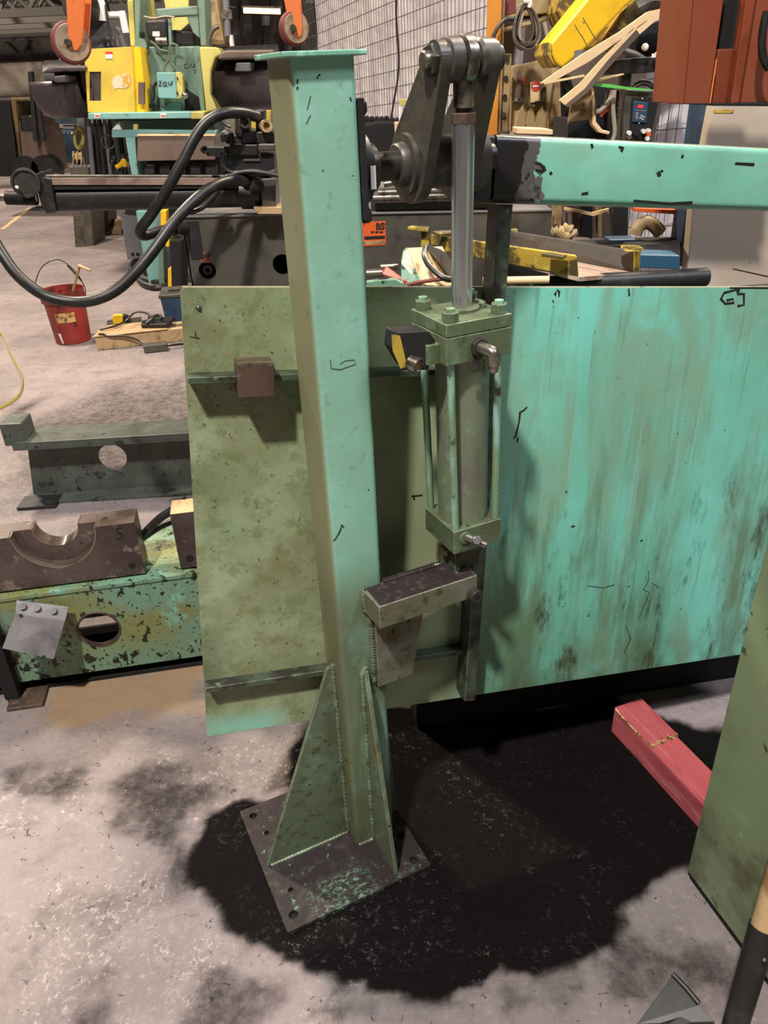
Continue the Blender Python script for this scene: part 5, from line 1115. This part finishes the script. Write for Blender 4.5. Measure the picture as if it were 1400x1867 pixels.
pg([(1030,60),(1140,30),(1140,240),(1030,240)],YT+.4,.05,'brown_backing',m_brown,rk)
tb([(1032,140),(1040,180),(1028,240)],YT,.02,'hanging_hose',m_blackm,rk)
# coiled cable
cl=thing('coiled_cable','loosely coiled grey cable hanging on the front of the tan rack','cable',Fr(WY(960,8,YT-.3)))
for i in range(9):
    cx=958+random.uniform(-6,6); cy=46+random.uniform(-4,6); rx=random.uniform(14,24); ry=random.uniform(34,44); 
    pts=[(cx+rx*math.cos(t)+3*math.sin(2*t),cy+ry*math.sin(t)) for t in [2*math.pi*k/18 for k in range(19)]]
    b=MB(); b.tube([WY(x,y,YT-.30-.012*(i%4)) for x,y in pts],.0065,6,3); b.build('cable_turn',random.choice([m_cable,m_galv,m_dgray,m_cable]),cl)
tb([(955,2),(966,3),(964,14)],YT-.34,.01,'cable_tie',m_white,cl)
tb([(896,90),(902,60),(920,36),(940,35),(955,33)],YT-.3,.010,'lead_out',m_blackm,cl)
tb([(992,40),(998,70),(1001,90),(994,92),(990,76)],YT-.33,.009,'lead_out',m_cable,cl)
tb([(997,84),(986,88),(986,100),(993,108),(1000,104),(997,94)],YT-.33,.008,'clip_ring',m_white,cl)
# yellow arm
YA=3.9
ya=thing('yellow_boom','large bright yellow steel boom slanting down in front of the tan rack','boom',Fr(WY(1005,120,YA)))
pg([(1003,80),(1093,-30),(1190,-30),(1140,12),(1070,86),(1025,124),(1014,116),(1005,100)],YA,.28,'boom_plate',m_yel2,ya,.01)
pg([(1001,76),(1006,80),(1006,104),(1016,124),(1010,120),(998,100)],YA-.02,.3,'boom_end_cap',m_yelw,ya,.005)
pg([(1022,-30),(1048,-30),(1068,0),(1030,48),(1018,20)],YA+.35,.3,'rear_yellow_casting',m_yelw,ya,.02)
pg([(1140,20),(1182,-20),(1200,-30),(1215,8),(1170,60),(1132,90),(1090,90)],YA+.2,.3,'inner_yellow_casting',m_yelw,ya,.02)
pg([(1190,-30),(1230,-30),(1250,0),(1200,14)],YA+.1,.2,'upper_yellow_lug',m_yel2,ya,.02)
for pts in ([(1047,44),(1056,60),(1062,68),(1072,87)],[(1062,32),(1074,52),(1086,72)]):
    strokes('weld_crack',Fr(WY(1060,60,YA)),1,0,[pts],.002,ya,m_brown)
pg([(1047,92),(1060,90),(1063,98),(1054,105),(1046,108)],YA-.001,.002,'worn_patch',m_galv,ya)
for x,y in ((1105,80),(1120,100),(1150,110)): pg([(x,y),(x+50,y-40),(x+56,y-20),(x+10,y+16)],YA+.6,.1,'dark_machinery_plate',m_brown,ya,.01)
# cream faced strips
def strip(p,lab,m2=m_brown):
    (pts,side)=p
    st=thing('wood_strip',lab,'strip',Fr(WY(pts[0][0],pts[0][1],3.45)),'cream edged strips')
    pg(pts,3.45,.02,'face',m_cream,st,.001)
    if side: pg(side,3.452,.018,'shaded_side',m2,st,.001)
strip(([(985,152),(1060,100),(1130,58),(1180,22),(1212,14),(1250,8),(1245,14),(1205,24),(1175,40),(1140,66),(1075,112),(1010,148)],None),'longest cream-edged strip slanting up from the tan door to the yellow boom')
strip(([(1020,183),(1056,154),(1096,110),(1154,50),(1162,52),(1110,108),(1066,162),(1030,192)],[(1162,52),(1168,62),(1120,112),(1070,170),(1036,196),(1030,192),(1066,162),(1110,108)]),'broad brown-sided strip slanting below the longest cream strip')
strip(([(1160,54),(1190,30),(1243,9),(1220,24),(1195,38),(1166,63)],None),'short cream strip under the upper end of the longest strip')
strip(([(1195,98),(1255,42),(1255,66),(1222,96),(1200,99)],None),'short wide cream strip close to the orange column')
strip(([(990,150),(1066,136),(1066,140),(992,154)],None),'thin brownish strip lying across between the two long strips')
# dark rail, control box
YB=3.55
rl_=thing('black_rail','black steel angle rail with a T-post behind the cream strips','rail',Fr(WY(1170,130,YB)))
pg([(1094,112),(1150,106),(1262,98),(1262,128),(1160,134),(1100,136)],YB,.05,'angle_rail',m_blackm,rl_,.003)
pg([(1134,132),(1152,131),(1150,160),(1132,160)],YB+.02,.05,'t_post',m_blackm,rl_,.003)
pg([(1176,48),(1255,20),(1255,100),(1150,108)],YB+.35,.1,'dark_backing',m_dark,rl_)
b=MB(); c=WY(1176,86,YB-.04); b.ball(tuple(c),.014,12); b.build('white_knob',m_white,rl_)
b=MB(); c=WY(1192,105,YB-.03); b.cyl(c,c+Vector((0,0,.014)),.010,n=8); b.build('white_bolt',m_white,rl_)
tb([(1120,70),(1134,90),(1160,100),(1175,110)],YB+.2,.012,'hose_line',m_dgray,rl_)
tb([(1160,16),(1190,2),(1230,10),(1262,20)],YB+.2,.03,'black_guard_hoop',m_dsteel,rl_)
cb_=thing('control_box','dark control box with a small red display, blue keypad and push buttons','control box',Fr(WY(1175,262,3.5)))
Yk=3.5
pg([(1142,163),(1212,165),(1192,262),(1134,260)],Yk,.18,'enclosure',m_dgray,cb_,.004)
pg([(1152,178),(1203,177),(1184,256),(1146,256)],Yk-.003,.004,'recess_panel',m_dark,cb_)
pg([(1155,184),(1182,187),(1178,224),(1152,222)],Yk-.010,.010,'keypad',m_blue,cb_,.002)
pg([(1163,191),(1173,192),(1172,197),(1162,197)],Yk-.012,.003,'red_display',emis('red_display',(200,40,40),1.2),cb_)
pg([(1159,200),(1178,201),(1178,203),(1159,202)],Yk-.012,.003,'key_legend',m_galv,cb_)
pg([(1159,204),(1164,204),(1163,218),(1158,217)],Yk-.012,.003,'key_legend',m_galv,cb_)
for x,y in ((1168,210),(1172,212),(1170,216),(1166,214)): pg(rc(x,y,x+3,y+2),Yk-.012,.003,'key_mark',m_white,cb_)
for x,y,m in ((1145,242,m_white),(1145,250,m_brown),(1157,243,m_blackm),(1171,239,m_white),(1180,238,m_white),(1178,252,m_white),(1180,244,m_lor)):
    b=MB(); c=WY(x,y,Yk-.003); b.cyl(c,c-Vector((0,.022,0)),.0085,n=14); b.build('push_button',m,cb_)
pg([(1144,169),(1163,168),(1163,171),(1144,172)],Yk-.003,.003,'enclosure_label',m_galv,cb_)
for x,y in ((1171,180),(1165,225)): b=MB(); c=WY(x,y,Yk-.004); b.ball(tuple(c),.004,8); b.build('screw',m_steel,cb_)
tb([(1152,162),(1165,150),(1180,150),(1192,160)],Yk+.1,.008,'cable_loop',m_blackm,cb_); tb([(1155,160),(1170,153),(1185,156),(1190,163)],Yk+.08,.007,'cable_loop',m_blackm,cb_)
rcx=thing('open_relay_cabinet','open black relay cabinet with tan door and loose wires left of the control box','cabinet',Fr(WY(1080,262,3.6)))
pg([(1036,226),(1080,154),(1078,216),(1037,223)],3.58,.02,'tan_door_lower_leaf',m_tan,rcx)
pg([(1042,185),(1079,152),(1080,217),(1036,223)],3.56,.02,'tan_door',m_tan,rcx,.002)
pg([(1079,152),(1084,166),(1087,222),(1098,236),(1113,240),(1110,246),(1092,242),(1080,228)],3.55,.05,'door_frame_lip',m_cream,rcx,.004)
pg([(1037,218),(1082,218),(1100,262),(1034,262)],3.7,.3,'dark_lower_body',m_dark,rcx)
pg([(1082,150),(1144,163),(1136,262),(1086,262)],3.75,.2,'dark_interior',m_dark,rcx)
pg([(1122,164),(1144,166),(1134,262),(1116,262)],3.6,.1,'terminal_block',m_blackm,rcx,.004)
for y in (182,187,196,208): pg(rc(1124,y,1129,y+2),3.598,.003,'terminal_print',m_galv,rcx)
tb([(1118,165),(1110,185),(1096,200),(1086,203)],3.55,.010,'grey_wire',m_cable,rcx); tb([(1120,164),(1118,200),(1121,240),(1114,262)],3.54,.009,'grey_wire',m_cable,rcx)
tb([(1108,170),(1104,190),(1096,196)],3.57,.009,'grey_wire',m_dgray,rcx); tb([(1112,196),(1100,206),(1095,212)],3.56,.006,'orange_wire',m_lor,rcx)
pg([(1082,145),(1136,134),(1139,136),(1084,150)],3.5,.02,'cabinet_top_edge',m_cream,rcx,.001)
pg([(1084,152),(1110,153),(1140,158),(1190,163),(1180,166),(1120,161),(1086,157)],3.48,.01,'green_tape',m_green,rcx)
pg([(942,233),(995,235),(1008,237),(1008,246),(942,244)],3.2,.1,'cream_block',m_cream,rcx,.003)
# orange crane column
oc=thing('orange_crane_column','large rust-orange crane column with a dark slot ending above the green beam','column',Fr(WY(1330,190,2.6)))
YO=2.6
pg([(1254,-40),(1268,-40),(1247,190),(1232,190)],YO-.02,.22,'left_flange',m_orange,oc,.004)
pg([(1266,-40),(1325,-40),(1292,190),(1244,190)],YO,.03,'front_web',m_orange,oc,.003)
pg([(1365,-40),(1384,-40),(1348,188),(1332,190)],YO-.02,.045,'middle_flange',m_orange,oc,.004)
pg([(1380,-40),(1440,-40),(1420,188),(1345,188)],YO+.02,.03,'right_web',m_orange,oc,.003)
pg([(1300,-40),(1380,-40),(1350,92),(1296,92)],YO+.05,.02,'slot_back',m_dark,oc)
pg([(1306,90),(1344,88),(1334,190),(1290,190)],YO+.03,.03,'lower_web',m_orange,oc,.003)
pg([(1232,189),(1420,187),(1420,194),(1300,193)],YO-.02,.25,'bottom_plate',m_dark,oc,.002)
strokes('welded_seam',Fr(WY(1300,140,YO-.001)),1,0,[[(1306,108),(1294,188)]],.0025,oc,m_orange2)
b=MB(); b.tube([WY(x,y,YO-.06) for x,y in ((1398,20),(1390,60),(1390,100),(1402,125))],.012,8,5); b.build('hanging_hose',m_black,oc)
bcl=thing('blue_column','dark blue steel column standing between mesh wall and stone-coloured panel','column',Fr(WY(1260,420,3.1)))
pg([(1278,190),(1303,190),(1268,486),(1236,486)],3.1,.12,'column_body',m_blue,bcl,.004)
sp_=thing('stone_panel','large stone-grey flat panel behind the right end of the green beam','panel',Fr(WY(1350,500,3.0)))
pg([(1300,190),(1460,186),(1460,560),(1256,530),(1252,500),(1262,385)],3.0,.06,'panel_face',m_conc,sp_,.004)
pg([(1301,200),(1338,200),(1337,206),(1302,206)],2.998,.003,'faded_yellow_label',m_yelw,sp_)
strokes('panel_seam',Fr(WY(1350,500,2.999)),1,0,[[(1336,490),(1400,504)]],.002,sp_,m_dark)
# ---- things on the machine bed seen between beam and gate top
mb_a=WZ(760,1330,0); mb_b=WZ(1330,1238,0); d=(mb_b-mb_a); d.z=0; d.normalize()
MBF=Fr(mb_a,d,Vector((-d.y,d.x,0)),(0,0,1))
bed=thing('machine_bed','dark steel machine bed standing behind the gate plate, seen under its lower edge','machine bed',MBF)
MB(MBF).box(0,2.2,0,.5,.0,.98).build('bed_body',m_dark,bed,bevel=.01)
MB(MBF).box(-.12,2.2,.10,.62,.98,1.0).build('bed_top',m_blackm,bed)
YP=2.15
def wt(name,lab,cat,x,y,Y,grp=None): return thing(name,lab,cat,Fr(WY(x,y,Y)),grp)
tr_=wt('steel_trough','open steel channel trough with worn yellow side and rusty floor behind the gate plate','trough',1040,480,YP)
def q3(ps): return [WY(x,y,Y) for x,y,Y in ps]
b=MB(); b.slab(q3([(786,428,2.3),(1052,467,2.1),(1055,505,2.1),(925,481,2.2),(786,456,2.3)]),(0,.02,0)); b.build('yellow_side',m_yelw,tr_,bevel=.002)
b=MB(); b.slab(q3([(900,417,2.75),(1166,459,2.45),(1160,497,2.43),(900,452,2.75)]),(0,.02,0)); b.build('dark_side',m_dgray,tr_,bevel=.002)
b=MB(); b.slab(q3([(925,472,2.2),(1056,505,2.1),(1158,497,2.43),(900,450,2.75)]),(0,0,-.012)); b.build('trough_floor',mat('scraped_rust_floor',(176,140,116),[D(c=(200,180,160),s=20,lo=.4,hi=.6,st=(.2,1,1))],rough=.5),tr_)
b=MB(); b.slab(q3([(1158,456,2.43),(1168,458,2.45),(1166,494,2.43),(1157,498,2.42)]),(0,.015,0)); b.build('end_lip',m_yelw,tr_)
b=MB(); b.slab(q3([(1140,452,2.4),(1174,453,2.4),(1174,459,2.38),(1140,458,2.38)]),(0,.05,0)); b.build('corner_tab',m_yelw,tr_,bevel=.001)
b=MB(); b.slab(q3([(987,462,2.05),(1002,458,2.12),(1034,463,2.1),(1026,468,2.03)]),(0,0,-.008)); b.build('side_tab',m_yelw,tr_,bevel=.001)
b=MB(); b.slab(q3([(788,421,2.25),(820,419,2.3),(828,424,2.3),(800,427,2.24)]),(0,0,-.008)); b.build('side_tab',m_yelw,tr_,bevel=.001)
b=MB(); b.slab(q3([(926,418,2.75),(944,419,2.72),(944,424,2.72),(926,423,2.75)]),(0,.04,0)); b.build('rear_tab',m_lime,tr_)
ts=wt('yellow_t_bracket','small yellow T-shaped bracket standing left of the chromed rod','bracket',775,450,2.4)
b=MB(); b.slab(q3([(743,413,2.38),(752,411,2.43),(783,413,2.43),(780,418,2.38)]),(0,0,-.008)); b.build('top_plate',m_yelw,ts,bevel=.001)
pg(rc(768,416,782,450),2.4,.02,'stem',m_yelw,ts,.001)
pg([(868,405),(880,406),(880,430),(868,428)],2.9,.03,'rear_stem',m_yelw,ts,.001)
wp=wt('green_wedge_casting','green casting with a pale sloping top face left of the chromed rod','casting',770,520,2.05)
b=MB(); b.slab(q3([(735,458,2.1),(742,452,2.12),(748,470,2.1),(770,522,2.0),(732,522,2.0),(731,480,2.05)]),(0,.012,0)); b.build('green_side',m_base,wp,bevel=.001)
b=MB(); b.slab(q3([(742,452,2.12),(806,449,2.25),(830,500,2.12),(826,520,2.05),(770,520,2.0)]),(0,0,-.01)); b.build('pale_top',m_cream,wp)
tb([(776,450,2.1),(774,466,2.06),(783,485,2.03),(806,505,2.0),(822,510,2.0)],2.05,.008,'black_strap',m_black,wp)
b=MB(); b.slab(q3([(776,448,2.2),(806,450,2.28),(828,488,2.12),(822,510,2.0),(800,480,2.05)]),(0,0,.004)); b.build('black_pad',m_black,wp)
b=MB(); b.slab(q3([(697,488,2.1),(704,486,2.1),(742,512,2.0),(738,520,2.0),(697,500,2.08)]),(0,.01,0)); b.build('red_bar',mat('dull_red_paint',(140,60,44),rough=.5),wp,bevel=.001)
tb([(742,519,2.0),(780,512,2.0),(830,506,2.0)],2,.005,'red_rod',mat('red_rod',(120,54,40),rough=.5),wp)
pg([(668,514),(720,509),(734,516),(735,524),(668,524)],1.98,.02,'green_plate',m_base,wp,.002)
b=MB(); b.cyl(WY(668,499,2.1),WY(700,497,2.1),.011,n=14); b.build('steel_bush',m_steel,wp)
b=MB(); b.cyl(WY(692,488,2.1),WY(724,486,2.12),.008,n=14); b.build('steel_pin',m_steel,wp)
b=MB(); b.cyl(WY(700,482,2.11),WY(700,492,2.11),.008,n=6); b.build('hex_head',m_dsteel,wp)
b=MB(); b.cyl(WY(880,512,2.0),WY(1001,510,1.98),.0095,n=20); tag(b.build('white_pipe',m_cream),'thin cream-coloured pipe lying just above the gate plate edge','pipe')
b=MB(); b.cyl(WY(960,523,2.22),WY(1288,505,2.3),.027,n=30); tag(b.build('black_pipe',m_blackm,bevel=.004),'thick black steel pipe lying behind the gate plate, ending near the stone panel','pipe')
# dark shop floor clutter beyond, under the beam
rb=wt('rear_bench','dark rear bench with blue base block seen under the green beam','bench',1150,470,2.9)
b=MB(); b.slab(q3([(1040,438,3.1),(1180,432,3.3),(1240,432,3.2),(1240,470,2.8),(1170,468,2.8),(1060,448,3.0)]),(0,0,-.02)); b.build('bench_top',m_dark,rb)
pg([(1160,464),(1240,466),(1240,492),(1160,488)],2.75,.1,'blue_base_block',m_blue2,rb,.004)
pg([(1110,437),(1160,436),(1160,441),(1112,442)],2.95,.08,'column_foot',m_blue,rb,.004)
pg([(1119,370),(1146,370),(1144,437),(1122,437)],3.1,.08,'dark_column',m_dark,rb,.004)
pg([(941,368),(966,368),(966,420),(944,420)],3.6,.08,'blue_post',m_blue,rb,.004)
pg([(966,368),(985,368),(985,420),(966,420)],3.7,.08,'dark_post',m_dark,rb,.004)
pg([(1156,379),(1250,384),(1248,392),(1157,386)],3.2,.05,'orange_rail',m_lor,rb,.002)
pg([(985,370),(1120,372),(1120,436),(985,428)],4.2,.1,'brown_backing',m_brown,rb)
for x,w,m in ((990,6,m_tan),(1010,14,m_tan),(1035,8,m_brown),(1060,20,m_dark),(1090,7,m_tan)): pg([(x,372),(x+w,372),(x+w,436),(x,430)],4.1,.06,'upright_bar',m,rb,.002)
pg([(1030,378),(1080,388),(1112,380),(1112,384),(1082,394),(1030,383)],3.9,.02,'tan_strip',m_cream,rb)
pg([(1105,384),(1124,378),(1126,390),(1116,397)],3.88,.01,'cardboard_tag',m_card,rb)
cf_=wt('corrugated_hose','tan corrugated hose lying on the dark bench under the green beam','hose',1010,430,3.2)
def corr(pts,Y,r,n): 
    b=MB(); b.tube([WY(x,y,Y) for x,y in pts],lambda t:r*(1+.22*math.sin(t*n*6.283)),10,14); b.build('hose_body',m_tan,cf_)
corr([(964,404),(976,404),(984,414),(990,426),(1004,430),(1020,424),(1034,418),(1046,430)],3.3,.022,16)
corr([(1000,428),(1014,422),(1024,430),(1036,434)],3.25,.018,10)
gn=wt('elbow_hose','brass-coloured bent hose arching over the bench beside the blue column','hose',1180,425,3.2)
tb([(1158,428),(1164,414),(1176,405),(1190,410),(1204,424)],3.2,.026,'hose_body',m_tan,gn,12,5)
for x in (972,): tb([(x,392),(x+6,404),(x-2,412),(x+5,420)],3.4,.012,'black_coil',m_black,rb)

def cradle(x,y,Y,r,lab):
    p_=WY(x,y,Y); cr=thing('pipe_cradle',lab,'support',Fr((p_.x,p_.y,1.0)))
    MB().box(p_.x-.05,p_.x+.05,p_.y-.05,p_.y+.05,1.0,1.012).build('foot',m_blackm,cr); MB().box(p_.x-.012,p_.x+.012,p_.y-.03,p_.y+.03,1.012,p_.z-r).build('web',m_blackm,cr)
cradle(930,511,2.0,.0095,'dark steel cradle under the thin cream pipe, hidden behind the gate edge')
cradle(1200,511,2.27,.027,'dark steel cradle under the thick black pipe, hidden behind the gate edge')
# ---- pieces of parts become sub-parts (all children share their root's frame, so the parent can change freely)
def sub(root, part, kids):
    kk=[o for o in bpy.data.objects if o.parent and o.parent.name==root]
    ps=[o for o in kk if o.name.split('.')[0]==part]
    if not ps: return
    for o in kk:
        if o.name.split('.')[0] in kids: o.parent=ps[0]
for r_,p_,k_ in (('support_post','bearing_flange',('flange_bolt',)),('support_post','bearing_housing',('maker_label',)),('support_post','post_tube',('scrape_mark','paint_chip')),('support_post','bracket_bar',('oil_film',)),
    ('hydraulic_cylinder','head_block',('port_nut','hanging_tag','switch_mount')),('hydraulic_cylinder','switch_body',('switch_label','connector_socket','connector_contacts')),('hydraulic_cylinder','cap_block',('port_boss',)),
    ('swing_gate','gate_plate',('paint_scar','black_scrawl','crack_mark','scribed_mark','tar_spot','rivet','top_edge')),('swing_gate','stop_block',('torch_cut_edge',)),('swing_gate','square_beam',('bare_patch','dusty_toplit_face')),
    ('red_bucket','wire_handle',('handle_grip',)),('red_bucket','shell',('paper_label','torn_label')),('base_beam','web_plate',('hole_lip',)),('base_beam','leg',('foot_plate',)),
    ('bent_plate','flange',('punched_ring',)),('bent_plate','face',('hole',)),('steel_console','orange_plate',('lettering','black_bar_print','faded_print','rivet')),('steel_console','red_stencil_label',('stencil_lettering',)),
    ('horizontal_ram','end_knob',('knob_screw',)),('horizontal_ram','rod',('threaded_sleeve',)),('yellow_guard_box','front_panel',('window_mesh','danger_label_red','danger_label_white','torn_decal')),
    ('electrical_box','box_body',('hand_drawn_lettering',)),('electrical_box','yellow_side_door',('latch','round_knob')),('lifting_arm','sheave',('sheave_face',)),('lifting_arm.001','sheave',('sheave_face',)),
    ('control_box','keypad',('red_display','key_legend','key_mark')),('control_box','enclosure',('enclosure_label','recess_panel')),('tan_rack','notice_sheet',('red_stop_sign','sign_bar')),('tan_rack','bolted_strip',('strip_bolt',)),
    ('machine_table','table_rail',('rail_label','rail_label_print')),('yellow_boom','boom_plate',('weld_crack','worn_patch')),('crank_lever','pin',('pin_nut',)),('square_shovel','blade',('foot_tread',)),('red_timber','top_lamination',('splinters','split_edge'))):
    sub(r_,p_,k_)
